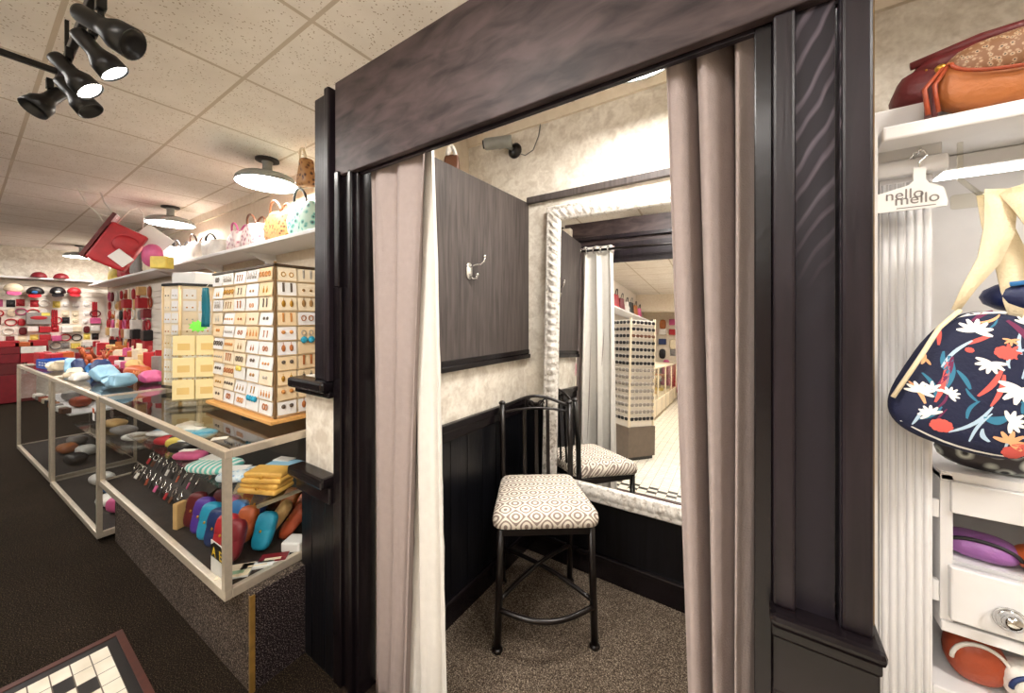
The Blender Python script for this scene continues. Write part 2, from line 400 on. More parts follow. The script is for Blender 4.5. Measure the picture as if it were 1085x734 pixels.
# front facade, right side
struct('trim_16', MB().box(.022, .056, .855, .90, .955, 2.07, .005).box(.12, .161, .855, .93, .955, ZC, .005), M_wood)
struct('trim_17', MB().box(.056, .113, .872, .90, .955, 2.07).box(.118, .12, .86, .90, .955, 2.4), M_ply)
struct('trim_18', MB().box(.016, .174, .825, .93, .93, .955, .010).box(.02, .170, .842, .93, .905, .93, .004).box(.022, .168, .848, .93, .80, .905, .004), M_trim)
struct('trim_19', MB().box(.022, .056, .86, .93, 0, .80, .004).box(.12, .164, .86, .93, 0, .80, .004).box(.056, .12, .875, .93, 0, .80), M_wood)
struct('trim_20', MB().box(-.008, .022, .872, .90, 0, 2.07, .003), M_trim)
struct('trim_21', MB().box(.1615, .170, .90, .93, 0, ZC), M_gilt)
struct('wall_alcove_left', MB().box(.16, .18, .93, YB, 0, 1.85), M_white)

# ------------------------------------------------------------------ mirror (leans back a little on the wall)
mt = thing('wall_mirror', 'tall mirror in an ornate distressed silver frame leaning on the fitting room wall', 'mirror', (-.55, 2.005, 1.325))
Mm = RZ(rad(1.9)) @ RX(rad(-.0))
mt.rotation_euler = (rad(MIRX := -2.4), 0, rad(1.9))
hw, hh = .535, .85
prof = [(0, 0), (0, .016), (.012, .03), (.022, .022), (.034, .03), (.062, .034), (.078, .022), (.086, .024), (.094, .008)]
mb = MB()
def fr_side(a, b, nrm):
    """sweep the profile from corner a to corner b; nrm points inwards"""
    a = Vector(a); b = Vector(b); d = (b - a); ln = d.length; d.normalize(); n = Vector(nrm)
    N = int(ln / .008); rows = []
    for i in range(N + 1):
        t = i / N; rw = []
        for j, (w, hgt) in enumerate(prof):
            s0 = w; s1 = ln - w
            p = a + d * (s0 + (s1 - s0) * t) + n * w
            q = 0.
            u = t * ln
            if j in (4, 5): q = .0055 * math.sin(u * 2 * PI / .052 + j * 1.3) + .003 * math.sin(u * 2 * PI / .021)
            if j == 2: q = .004 * math.sin(u * 2 * PI / .018)
            if j == 7: q = .003 * math.sin(u * 2 * PI / .014)
            rw.append(Vector((p.x, -(hgt + q), p.z)))
        rows.append(rw)
    mb.sheet(rows)
cs_ = [(-hw, 0, -hh), (-hw, 0, hh), (hw, 0, hh), (hw, 0, -hh)]
fr_side(cs_[0], cs_[1], (1, 0, 0)); fr_side(cs_[1], cs_[2], (0, 0, -1)); fr_side(cs_[2], cs_[3], (-1, 0, 0)); fr_side(cs_[3], cs_[0], (0, 0, 1))
mb.build('frame', M_frame, mt)
MB().box(-hw + .02, hw - .02, -.006, 0, -hh + .02, hh - .02).build('mirror_glass', M_mirror, mt)
MB().box(-hw + .004, hw - .004, 0, .008, -hh + .004, hh - .004).build('backing', M_taupe, mt)

# ------------------------------------------------------------------ chair
ch = thing('counter_stool', 'dark bronze metal counter stool with a grey lattice patterned seat in the fitting room', 'chair', (-.917, 1.632, .006), rad(36.2))
def seatring(hx0, hx1, y0, y1, r=.05, n=5):
    """rounded trapezoid, wide at the front (y0)"""
    pts = []
    for (cx, cy, a0) in ((hx0 - r, y0 + r, -90), (hx1 - r, y1 - r, 0), (-hx1 + r, y1 - r, 90), (-hx0 + r, y0 + r, 180)):
        for i in range(n + 1):
            a = rad(a0 + 90 * i / n); pts.append((cx + r * math.cos(a), cy + r * math.sin(a)))
    return pts
mb = MB(); rings = []
base_ = seatring(.243, .205, -.235, .205)
for z, k in ((.548, .93), (.556, .985), (.575, 1.0), (.598, .985), (.616, .93), (.628, .80), (.636, .55), (.640, .25)):
    rings.append([Vector((x * k, -.015 + (y + .015) * k, z)) for x, y in base_])
mb.sheet([r + [r[0]] for r in rings]); mb.b.faces.new([v for v in [mb.b.verts.new(p) for p in rings[-1]]]); mb.b.faces.new([mb.b.verts.new(p) for p in rings[0]][::-1])
bmesh.ops.remove_doubles(mb.b, verts=mb.b.verts, dist=1e-5)
for f in mb.b.faces: f.smooth = True
mb.build('seat_cushion', M_seat, ch)
MB().box(-.215, .215, -.215, -.19, .515, .549, .004).box(-.19, .19, .17, .195, .515, .549, .004).box(-.215, -.19, -.2, .18, .515, .549, .004).box(.19, .215, -.2, .18, .515, .549, .004).build('seat_frame', M_bronze, ch)
for s_ in (-1, 1):
    MB().tube([(s_ * .22, -.205, .012), (s_ * .212, -.203, .3), (s_ * .205, -.2, .548)], .0165, 12).lathe([(0, 0), (.023, 0), (.025, .008), (.018, .014), (.0135, .02)], 14, T(s_ * .22, -.205, 0)).build('front_leg', M_bronze, ch)
    MB().tube([(s_ * .19, .215, .012), (s_ * .188, .19, .3), (s_ * .188, .185, .55), (s_ * .190, .20, .78), (s_ * .192, .235, 1.0)], .0155, 12).lathe([(0, 0), (.022, 0), (.024, .008), (.0135, .02)], 14, T(s_ * .19, .215, 0)).lathe([(.0135, 0), (.019, .004), (.019, .012), (.008, .02), (0, .021)], 12, T(s_ * .192, .236, .998)).build('back_leg', M_bronze, ch)
def bow(x0, x1, n, fy, fz): return [(x0 + (x1 - x0) * i / n, fy(i / n), fz(i / n)) for i in range(n + 1)]
MB().tube(bow(-.218, .218, 14, lambda t: -.204 - .075 * math.sin(PI * t), lambda t: .185 - .004 * math.sin(PI * t)), .012, 10).build('footrest', M_bronze, ch)
for s_ in (-1, 1):
    MB().tube([(s_ * (-.215 + .403 * i / 12), -.2 + .395 * i / 12, .205 + .03 * math.sin(PI * i / 12) + (.012 if s_ > 0 else 0)) for i in range(13)], .0105, 8).build('cross_brace', M_bronze, ch)
mb = MB().tube(bow(-.19, .19, 14, lambda t: .228, lambda t: .955 + .022 * math.sin(PI * t)), .007, 8).build('lower_rail', M_bronze, ch)
MB().tube(bow(-.192, .192, 18, lambda t: .236, lambda t: .985 + .058 * math.sin(PI * t) ** 1.3), .0085, 8).build('top_rail', M_bronze, ch)
mb = MB()
for s_ in (-1, 1):
    mb.tube([(s_ * (.012 + .045 * t_ + .02 * math.sin(3 * t_)), .232, .985 + .045 * math.sin(PI * t_) - .006 * t_) for t_ in [i / 14 for i in range(15)]], .005, 6)
    mb.tube([(s_ * .03 + .017 * math.cos(a), .232, 1.0 + .017 * math.sin(a)) for a in [2 * PI * i / 14 for i in range(12)]], .0045, 6)
mb.build('scroll', M_bronze, ch)
for x in (-.066, .0, .066):
    MB().box(x - .010, x + .010, -.003, .003, 0, .42, .002, M=T(0, .19, .548) @ RX(-.09)).build('back_slat', M_bronze, ch)

# ------------------------------------------------------------------ curtains
def curtain(root, x0t, x1t, x0b, x1b, zt, zb, folds, ym, amp, m, lm, lx, ph=0., lyo=.03, n=140, name='curtain_panel'):
    """front fabric and lining as two sheets; folds deepen towards the floor. lx = lining extents (top x0,x1, bottom x0,x1)"""
    def sheet(xt0, xt1, xb0, xb1, yo, a_, f_, p_):
        rows = []
        for j in range(31):
            t = j / 30; z = zt + (zb - zt) * t; e = t ** .85; row = []
            for i in range(n + 1):
                s = i / n
                x = (xt0 + (xt1 - xt0) * s) * (1 - e) + (xb0 + (xb1 - xb0) * s) * e
                ph_ = 2 * PI * f_ * (s + .03 * math.sin(3 * t + 5 * s)) + p_
                y = ym + yo + a_ * (.8 + .3 * t) * (1 - 2 * abs(math.sin(ph_ / 2)) ** .55 + .12 * math.sin(2.3 * ph_ + 2 * t))
                x += .012 * math.cos(ph_) * (1 - .3 * t)
                row.append((x, y, z))
            rows.append(row)
        return rows
    MB().sheet(sheet(x0t, x1t, x0b, x1b, 0, amp, folds, ph)).build(name, m, root, solid=.003)
    MB().sheet(sheet(*lx, lyo, min(amp, .02), folds, ph)).build('lining', lm, root, solid=.002)
def grommets(root, x0, x1, n, y, z):
    for i in range(n):
        x = x0 + (x1 - x0) * (i + .5) / n
        MB().lathe([(.016, -.006), (.027, -.006), (.029, 0), (.027, .006), (.016, .006), (.016, -.006)], 18, T(x, y, z) @ RY(PI / 2)).build('grommet', M_chrome, root)
ct = thing('curtain', 'left fitting room curtain in taupe fabric with a white lining showing', 'curtain')
curtain(ct, -1.292, -.955, -1.255, -1.06, 2.205, .02, 2.6, .914, .020, M_curt, M_line, (-1.23, -.965, -1.2, -.872), 5.2)
grommets(ct, -1.22, -.97, 4, .955, 2.165)
ct = thing('curtain', 'right fitting room curtain of taupe fabric gathered in deep folds by the jamb', 'curtain')
curtain(ct, -.196, .004, -.118, -.012, 2.205, .02, 3., .96, .065, M_curt, M_line, (-.17, .004, -.10, -.018), .0, .10)
grommets(ct, -.17, -.02, 4, .965, 2.165)
rd = thing('curtain_rod', 'dark curtain rod mounted inside the fitting room above the opening', 'curtain rod')
MB().tube([(-1.24, .965, 2.165), (.085, .965, 2.165)], .011, 12).build('rod', M_bronze, rd)
for x in (-1.232, .08): MB().lathe([(0, 0), (.018, .002), (.02, .012), (.012, .02), (.012, .03), (0, .03)], 14, T(x, .965, 2.165) @ RY(-PI / 2 if x < 0 else PI / 2)).build('finial', M_chrome, rd)

# ------------------------------------------------------------------ coat hook, camera on the wall
hk = thing('coat_hook', 'chrome double coat hook on the grey panel in the fitting room', 'hook', (XL + .018, 1.455, 1.735))
MB().sup(.004, 0, 0, .006, .024, .044, 2, 2.4).build('backplate', M_chrome, hk)
MB().tube([(.006, 0, .02), (.03, .012, .03), (.055, .03, .035), (.068, .04, .05), (.07, .042, .07)], .0055, 8).sup(.07, .042, .075, .009, .009, .009, 2, 2, 10, 6).build('long_prong', M_chrome, hk)
MB().tube([(.006, 0, -.02), (.02, .01, -.04), (.034, .02, -.038), (.038, .022, -.022)], .0055, 8).sup(.038, .022, -.018, .009, .009, .009, 2, 2, 10, 6).build('short_prong', M_chrome, hk)
cm = thing('security_camera', 'small silver bullet security camera on the wallpaper above the fitting room', 'camera', (-1.345, YB, 2.60))
MB().lathe([(0, 0), (.05, 0), (.05, .012), (.03, .03), (0, .03)], 18, RX(PI / 2)).build('mount', M_bronze, cm)
MB().tube([(0, -.03, 0), (-.04, -.06, .02), (-.075, -.085, .01)], .012, 8).build('bracket', M_grey, cm)
Mc = T(-.07, -.10, .035) @ RZ(rad(28)) @ RY(-PI / 2 - .08)
MB().lathe([(0, -.09), (.036, -.09), (.038, -.08), (.038, .08), (.034, .085), (.034, .09), (0, .085)], 20, Mc).build('housing', M_lampm, cm)
MB().lathe([(.026, .088), (.028, .1), (.0, .092)], 16, Mc).build('lens', M_black, cm)
MB().tube([(.02, -.008, -.02), (.08, -.006, -.05), (.14, -.006, -.03), (.18, -.006, .05), (.2, -.006, .155)], .003, 6).build('cable', M_grey, cm)

# ------------------------------------------------------------------ lamps
def lamp_proto(label, loc):
    t = thing('ceiling_lamp', label, 'lamp', loc, group='round ceiling lamps')
    MB().lathe([(0, 0), (.085, 0), (.085, -.014), (.06, -.02), (0, -.02)], 24).build('ceiling_cap', M_lampd, t)
    MB().lathe([(.04, -.018), (.034, -.05), (.036, -.11), (.05, -.125)], 20).build('neck', M_lampm, t)
    MB().lathe([(.03, -.112), (.11, -.12), (.185, -.142), (.215, -.17), (.225, -.205), (.215, -.205)], 36).build('shade', M_lampm, t)
    MB().lathe([(0, -.208), (.1, -.207), (.2165, -.200), (.21, -.19), (0, -.19)], 36).build('diffuser', M_glow, t)
    return t
lamp = lamp_proto('nearest round ceiling lamp over the counter with the tall square earring tower', (-3.33, 1.39, ZC))
for loc, lb in [((-5.7, 1.36, ZC), 'second round ceiling lamp away, beside the hanging red bag'), ((-10.2, 1.22, ZC), 'farthest round ceiling lamp, near the cap wall'),
                ((-.42, 1.50, ZC), 'round ceiling lamp above the fitting room, mostly behind the beam'),
                ((-.9, -.2, ZC), 'added round fill lamp over the tiled floor before the fitting room'), ((-.6, -2.6, ZC), 'added round fill lamp over the tiled aisle behind the viewer'),  # lamps from here on are unseen copies, added to light the room
                ((-.6, -5.0, ZC), 'added round fill lamp at the far end of the tiled aisle'), ((-4.9, -.6, ZC), 'added round fill lamp over the open floor left of the viewer'),
                ((1.1, .1, ZC), 'added round fill lamp over the white shelving'), ((-7.6, -.6, ZC), 'added round fill lamp over the open floor far left')]:
    dup(lamp, loc, lb)
# added fill lights out of view, built as fluorescent wraps, to brighten the ceiling
def fill_wrap(label, loc, rz):
    t = thing('added_fluorescent', label, 'lamp', loc, rz)
    MB().box(-.62, .62, -.11, .11, -.03, 0, .004).box(-.64, -.62, -.12, .12, -.10, 0, .003).box(.62, .64, -.12, .12, -.10, 0, .003).build('housing', M_white, t)
    MB().sup(0, 0, -.065, .62, .105, .035, 6, 3, 20, 8).build('lens', M_fluo_fill, t)
M_fluo_fill = mat('added fluorescent lens', (1, .965, .92, 1), .5, emit=16.)
fill_wrap('added fluorescent fill fixture just behind the viewer', (-.3, -1.2, ZC), 0)
fill_wrap('added fluorescent fill fixture over the open floor to the left', (-3.4, -.9, ZC), 0)
fill_wrap('added fluorescent fill fixture farther left over the open floor', (-6.6, -1.0, ZC), 0)
fill_wrap('added fluorescent fill fixture at the far left by the cap wall', (-9.4, -.9, ZC), 0)
fill_wrap('added fluorescent fill fixture deep in the aisle behind the viewer', (-.3, -4.0, ZC), PI / 2)
# track spots
tr = thing('light_track', 'black ceiling light track holding the cluster of spotlights', 'light track', (-2.30, .255, ZC))
MB().box(-.44, .50, -.012, .012, -.19, -.155, .004).box(-.2, -.18, -.006, .006, -.16, 0).box(.4, .42, -.006, .006, -.16, 0).build('rail', M_black, tr)
MB().box(-.36, -.335, -.34, .02, -.18, -.155, .004).build('feed_bar', M_black, tr)
def spot(label, loc, tilt, yaw, lit, sc_=1.):
    t = thing('track_spotlight', label, 'spotlight', loc, group='spotlights on the black track'); t.scale = (sc_,) * 3
    MB().box(-.022, .022, -.016, .016, -.06, 0, .004).tube([(0, 0, -.055), (0, 0, -.10)], .011, 8).build('arm', M_black, t)
    Mx = T(0, 0, -.125) @ RZ(yaw) @ RY(tilt)
    MB().lathe([(0, .085), (.034, .085), (.038, .075), (.038, .0), (.042, -.02), (.064, -.06), (.068, -.125), (.062, -.125), (.055, -.09), (0, -.085)], 22, Mx).build('head', M_black, t)
    if lit: MB().lathe([(0, -.124), (.03, -.123), (.062, -.117), (.05, -.10), (0, -.10)], 20, Mx).build('bulb', M_spot, t)
    return t
spot('unlit black spotlight nearest the top edge, pointing right', (-1.86, .265, ZC - .19), rad(-62), rad(50), False, .8)
spot('lit black spotlight, upper of the two that shine', (-2.07, .275, ZC - .19), rad(-40), rad(75), True, .72)
spot('lit black spotlight, lower of the two that shine', (-2.33, .245, ZC - .19), rad(-42), rad(65), True, .72)
spot('unlit black spotlight right under the lower shining one', (-2.52, .275, ZC - .20), rad(-40), rad(60), False, .72)
spot('unlit black spotlight at the lowest left end of the track', (-2.68, .225, ZC - .20), rad(35), rad(110), False, .72)

# ------------------------------------------------------------------ showcases
def showcase(label, loc, rz, Ln, D, z0, z1, ped):
    t = thing('glass_showcase', label, 'display case', loc, rz)
    w = .026
    def rail(z, h_, nm):
        f = MB(); f.box(-Ln, 0, 0, w, z, z + h_, .003).box(-Ln, 0, D - w, D, z, z + h_, .003).box(-w, 0, w, D - w, z, z + h_, .003).box(-Ln, -Ln + w, w, D - w, z, z + h_, .003)
        f.build(nm, M_alu, t)
    rail(z0, .038, 'base_frame'); rail(z1 - .032, .032, 'top_frame')
    for x in (-w, -Ln):
        for y in (0, D - w): MB().box(x, x + w, y, y + w, z0 + .038, z1 - .032).build('corner_post', M_alu, t)
    MB().face([(-Ln + w, w, z1 - .003), (-w, w, z1 - .003), (-w, D - w, z1 - .003), (-Ln + w, D - w, z1 - .003)]).build('glass_top', M_glass, t)
    MB().face([(-Ln + w, .012, z0 + .038), (-w, .012, z0 + .038), (-w, .012, z1 - .032), (-Ln + w, .012, z1 - .032)]).build('glass_front', M_glass, t)
    MB().face([(-.013, w, z0 + .038), (-.013, D - w, z0 + .038), (-.013, D - w, z1 - .032), (-.013, w, z1 - .032)]).build('glass_end', M_glass, t)
    MB().box(-Ln + w, -w, w, D - w, z0 + .004, z0 + .030).build('deck', M_deck, t)
    MB().box(-Ln + w, -w, D - .02, D - .012, z0 + .038, z1 - .032).build('back_panel', M_deck, t)
    if ped:
        MB().box(-Ln + .02, .045, .07, .29, 0, z0 - .001).build('pedestal', M_pedestal, t)
        MB().box(.0455, .050, .085, .29, 0, z0 - .001).build('pedestal_end', M_pedestal_shade, t)
        MB().box(.040, .0515, .066, .084, 0, z0 - .002).build('corner_strip', M_gilt, t)
    return t
S1 = showcase('near glass showcase full of wallets on a speckled carpet pedestal', (-1.725, .57, 0), rad(2.0), 1.88, .56, .39, .975, True)
MB().box(-1.84, -.03, .12, .50, .690, .698).build('glass_shelf', M_glass, S1)
mb = MB()
for x in (-.06, -.9, -1.8): mb.box(x - .008, x + .008, .14, .53, .678, .690)
mb.build('shelf_bracket', M_alu, S1)
S2 = showcase('middle floor-standing glass showcase with pouches in its dim interior', (-3.63, .50, 0), rad(2.6), 1.50, .56, .03, .975, False)
MB().box(-1.46, -.03, .12, .50, .54, .548).build('glass_shelf', M_glass, S2)
S3 = showcase('farthest glass showcase along the aisle, by the blue tray', (-5.16, .43, 0), rad(3.0), 1.65, .56, .05, .975, False)
MB().box(-1.60, -.03, .12, .50, .60, .608).build('glass_shelf', M_white, S3)
S1i = Matrix.Translation((-1.725, .57, 0)) @ RZ(rad(2.0))

# -- small goods
def wallet_roll(label, x, y, z, m, rz=0., tilt=.5, s=1., grp='glasses cases and wallets in the near showcase'):
    """a soft rounded case lying on its back edge, with a flap"""
    t = thing('wallet', label, 'wallet', (x, y, z), rz, grp); t.scale = (s,) * 3
    Mx = T(0, 0, .001) @ RX(-tilt)
    a = .038 * abs(math.sin(tilt)) + .0
    Mx = T(0, .02, .075 * math.cos(tilt) + .024 * math.sin(tilt)) @ RX(-tilt)
    MB().sup(0, 0, 0, .042, .024, .075, 3.2, 3.2, 18, 8, Mx).build('body', m, t)
    MB().sup(0, -.005, .03, .0435, .0225, .042, 3.4, 3.0, 18, 8, Mx).build('flap', m, t)
    MB().sup(0, -.0275, -.004, .006, .003, .006, 2, 2, 8, 4, Mx).build('clasp', M_gold, t)
    return t
row1 = [('maroon', -2.40), ('purple', -2.30), ('teal', -2.21), ('navy', -2.115), ('red', -2.02), ('darkred', -1.93)]
for n_, x in row1: wallet_roll(n_.replace('darkred', 'dark red') + ' soft case in the front row behind the showcase glass', x, .655, .421, L[n_], rad(28), .35, 1.12)
row2 = [('maroon', -2.36, .745), ('pink', -2.24, .745), ('blue', -2.15, .745), ('orange', -2.04, .745), ('teal', -1.905, .77)]
for n_, x, y in row2: wallet_roll(n_ + ' soft case in the second row of the near showcase', x, y, .421, L[n_], rad(28), .5, 1.08)
row3 = [('beige', -2.42), ('red', -2.30), ('navy', -2.20), ('beige', -2.0), ('rust', -1.90)]
seen = set()
for n_, x in row3:
    lb = n_ + ' soft case in the third row of the near showcase' + (', by the end glass' if n_ in seen else ''); seen.add(n_)
    wallet_roll(lb, x, .86 if x < -1.95 else .885, .421, L[n_], rad(-25 if x > -2.1 else 20), .7, 1.1)
for n_, x, y in [('green', -2.40, .975), ('brown', -2.25, .975), ('tan', -2.12, .975), ('orange', -2.0, .99), ('mint', -1.84, 1.005)]:
    wallet_roll(n_ + ' soft case in the back row of the near showcase', x, y, .421, L[n_], rad(20), .75, 1.0)
def slab(name, label, cat, x, y, z, w, d, h_, m, rz=0., rot=None, grp=None, bev=.003):
    return tag(MB().box(-w / 2, w / 2, -d / 2, d / 2, 0, h_, bev).build(name, m, None, (x, y, z), rz, rot), label, cat, grp)
# booklets and box near the end glass
def booklet(label, x, y, z, w, d, m, rz, m2=M_whitep):
    t = thing('booklet', label, 'booklet', (x, y, z), rz)
    MB().box(-w / 2, w / 2, -d / 2, d / 2, 0, .008, .001).build('pages', m2, t)
    MB().box(-w / 2, w / 2, -d / 2, d / 2, .008, .0098).build('cover', m, t)
    MB().box(-w * .3, w * .3, -d * .32, -d * .05, .0098, .0104).build('printed_panel', L['mint'] if m is M_cream else L['cream'], t)
booklet('cream and green booklet lying flat at the corner of the near showcase', -1.835, .645, .421, .12, .085, M_cream, rad(50))
booklet('white folded leaflet beside the cream booklet in the near showcase', -1.80, .715, .421, .12, .04, M_whitep, rad(50))
booklet('dark red booklet lying by the end glass of the near showcase', -1.795, .775, .421, .11, .06, L['darkred'], rad(48))
slab('box', 'small white box at the end of the near showcase', 'box', -1.80, .87, .421, .09, .08, .045, M_whitep, rad(30), bev=.008)
# price sign
sg = thing('price_sign', 'white sign card with yellow letters on black inside the near showcase corner', 'sign', (-1.86, .590, .4205), rad(2))
MB().box(-.065, .065, 0, .003, 0, .14, .001).build('card', M_whitep, sg)
MB().prism([(-.065, .075), (.065, .075), (.065, .118), (.03, .138), (-.03, .138), (-.065, .118)], .0012, T(0, -.0002, 0) @ RX(PI / 2)).build('black_header', M_black, sg)
M_yel = mat('sign yellow', C(240, 200, 50), .5)
text_mesh('A  E', .055, M_yel, 'letters', sg, T(0, -.0024, .082) @ RX(PI / 2))
# keychain trays
tray = thing('keychain_tray', 'brown display board with rows of key rings in the near showcase', 'display board', (-3.02, .80, .421), rad(2))
MB().box(-.45, .45, -.14, .14, 0, .015, M=T(0, 0, .085) @ RX(.5)).box(-.45, .45, .10, .13, 0, .15).build('board', M_deck, tray)
kc = thing('keychain', 'silver key ring with a dark strap, front row, first from the right on the brown board', 'keychain', (0, 0, 0), 0, 'key rings on the brown board')
MB().tube([(.018 * math.cos(a), -.012, .0 + .018 * math.sin(a)) for a in [2 * PI * i / 14 for i in range(14)]], .0034, 6, True).tube([(0, -.012, .014), (0, -.012, .03)], .003, 6).build('ring', M_chrome, kc)
MB().box(-.013, .013, -.013, -.007, -.055, -.018, .003).build('strap', L['black'], kc)
MB().box(-.006, .006, -.014, -.005, -.02, -.01, .002).build('clip', M_chrome, kc)
ordn = ['first', 'second', 'third', 'fourth', 'fifth', 'sixth', 'seventh', 'eighth', 'ninth', 'tenth', 'eleventh', 'twelfth']
kcol = ['black', 'brown', 'red', 'black', 'pink', 'black', 'rust', 'black', 'white', 'black']
first = True
for r_i in range(3):
    for i in range(10):
        x = -2.62 - i * .085; y = .675 + r_i * .075 - i * .003; z = .515 + r_i * .05
        lb = 'key ring with a %s strap, %s row of brown board, %s from right' % (kcol[(i + r_i * 3) % 10], ('front', 'middle', 'back')[r_i], ordn[i])
        if first: o = kc; kc.location = (x, y, z); LAB.pop(kc['label'], 0); tag(kc, lb, 'keychain', kc['group']); first = False
        else: o = dup(kc, (x, y, z), lb)
        o.rotation_euler = (-.45, R.uniform(-.25, .25), R.uniform(-.3, .3))
        for c_ in o.children:
            if c_.name.startswith('strap'): recolor(c_, L[kcol[(i + r_i * 3) % 10]])
slab('box', 'brown cardboard box standing left of the maroon case in the near showcase', 'box', -2.52, .66, .421, .07, .07, .10, L['brown'], rad(20), bev=.004)
slab('box', 'beige narrow box standing beside the brown cardboard box', 'box', -2.465, .625, .421, .03, .05, .13, L['beige'], rad(20), bev=.004)
# upper glass shelf
zs = .699
def flat_wallet(label, x, y, z, w, d, m, rz, clasp=True):
    t = thing('clutch_wallet', label, 'wallet', (x, y, z), rz)
    MB().box(-w / 2, w / 2, -d / 2, d / 2, 0, .022, .009, 3).build('lower_half', m, t)
    MB().box(-w / 2 + .003, w / 2 - .003, -d / 2 + .012, d / 2, .020, .044, .010, 3).build('flap', m, t)
    MB().sup(0, -d / 2 + .008, .024, .010, .006, .008, 2, 2, 10, 6).build('clasp', M_gold, t)
flat_wallet('upper mustard yellow clasp wallet on the glass shelf', -1.90, .80, zs + .046, .19, .115, L['yellow'], rad(30))
flat_wallet('lower mustard yellow clasp wallet underneath another one', -1.905, .79, zs, .20, .12, L['yellow'], rad(24))
def pack(label, x, y, w, d, h_, m, rz, lab_m=None, tilt=0., zz=None):
    t = thing('packaged_towel', label, 'package', (x, y, zs if zz is None else zz), rz)
    MB().sup(0, 0, h_ / 2, w / 2, d / 2, h_ / 2, 4, 2.6, 20, 8).build('folded_cloth', m, t)
    if lab_m: MB().box(-w * .38, w * .1, -d * .05, d * .42, h_ - .004, h_ + .001, .001).build('label_card', lab_m, t)
M_bluep = speck('blue print cloth', C(60, 110, 160), C(150, 196, 226), C(220, 232, 240), 60)
pack('blue printed cloth pack beside the post on the glass shelf', -2.12, .77, .20, .13, .05, M_bluep, rad(40), M_whitep)
pack('turquoise and white striped towel pack on the glass shelf', -2.36, .74, .26, .17, .055, M_stripe, rad(22), M_whitep)
pack('pale blue folded cloth behind the blue pack on the glass shelf', -2.05, .94, .20, .12, .05, L['ltblue'], rad(20), M_whitep)
pack('brown folded cloth at the back of the glass shelf', -1.86, .98, .18, .12, .05, L['brown'], rad(10))
pack('pink soft pouch left of the striped towel', -2.66, .72, .17, .08, .045, L['pink'], rad(35), M_whitep)
pack('black velvet pouch left of the pink pouch', -2.84, .74, .13, .13, .06, L['black'], rad(20), M_whitep)
pack('black and white pouch behind the pink pouch', -2.74, .90, .17, .12, .05, L['black'], rad(60), L['white'])
pack('red pouch at the far part of the glass shelf', -3.10, .72, .11, .10, .05, L['red'], rad(20))
pack('lemon yellow pouch beside the red pouch', -2.99, .74, .09, .09, .06, L['lemon'], rad(50), L['black'])
pack('turquoise boxed set on the far glass shelf', -3.12, .87, .26, .13, .05, L['teal'], rad(30), M_whitep)
pack('clear white packet at the far left of the glass shelf', -3.36, .76, .18, .11, .03, M_whitep, rad(25), L['ltblue'])
pack('second white packet behind the far left packet', -3.42, .92, .2, .11, .03, M_whitep, rad(10), L['white'])
# middle and far showcase contents
for lb, x, y, z, w, d, h_, m, rz in [
    ('white soft hat lying in the middle showcase', -4.12, .66, .06, .20, .17, .09, L['white'], .4), ('hot pink pouch in the middle showcase', -3.92, .66, .06, .16, .12, .12, L['pink'], .5),
    ('blue denim pouch in the middle showcase', -4.40, .72, .06, .22, .16, .10, L['blue'], .3), ('white pouch at the far side of the middle showcase', -4.72, .68, .06, .17, .14, .09, L['white'], .2),
    ('olive folded scarf in the middle showcase', -4.3, .90, .06, .25, .16, .10, L['green'], .1), ('tan folded scarf in the middle showcase', -4.0, .90, .06, .25, .16, .12, L['tan'], .2),
    ('grey pouch on the glass shelf of the middle showcase', -4.3, .74, .55, .2, .13, .06, L['grey'], .2), ('beige pouch on the glass shelf of the middle showcase', -4.65, .74, .55, .2, .13, .06, L['beige'], .3),
    ('white pouch on the glass shelf of the middle showcase', -4.0, .76, .55, .18, .13, .05, L['white'], .5)]:
    pack(lb, x, y, w, d, h_, m, rz, None, 0, z)
for i, (m, x) in enumerate([('rust', -5.6), ('brown', -5.85), ('grey', -6.1), ('beige', -6.35)]):
    pack('%s pouch on the white shelf of the farthest showcase' % m, x, .66 + .1 * (i % 2), .17, .13, .10, L[m], .2, None, 0, .61)
for i, (m, x) in enumerate([('black', -5.5), ('white', -5.75), ('tan', -6.0), ('grey', -6.3)]):
    pack('%s pouch on the bottom of the farthest showcase' % m, x, .62 + .1 * (i % 2), .18, .14, .10, L[m], .2, None, 0, .081)
for i in range(9):
    cn = ('brown', 'white', 'grey', 'tan', 'black', 'cream', 'rust', 'grey', 'white')[i]
    slab('watch_box', '%s small box in the front row of the farthest showcase, %s from the near end' % (cn, ordn[i]), 'box', -5.32 - i * .155, .535 - i * .008, .6095, .08, .06, .05, L[cn], .2, grp='small boxes in the farthest showcase', bev=.006)
# tags hanging at case corners
def tagcard(label, x, y, z, rz=0.):
    t = thing('price_tag', label, 'tag', (x, y, z), rz)
    MB().box(-.03, .03, -.002, 0, -.05, 0, .001).build('card', M_whitep, t)
    MB().box(-.03, .03, -.003, -.001, 0, .03, .001).build('orange_header', L['orange'], t)
tagcard('white tag with an orange header on the far corner of the near showcase', -3.57, .478, .88)

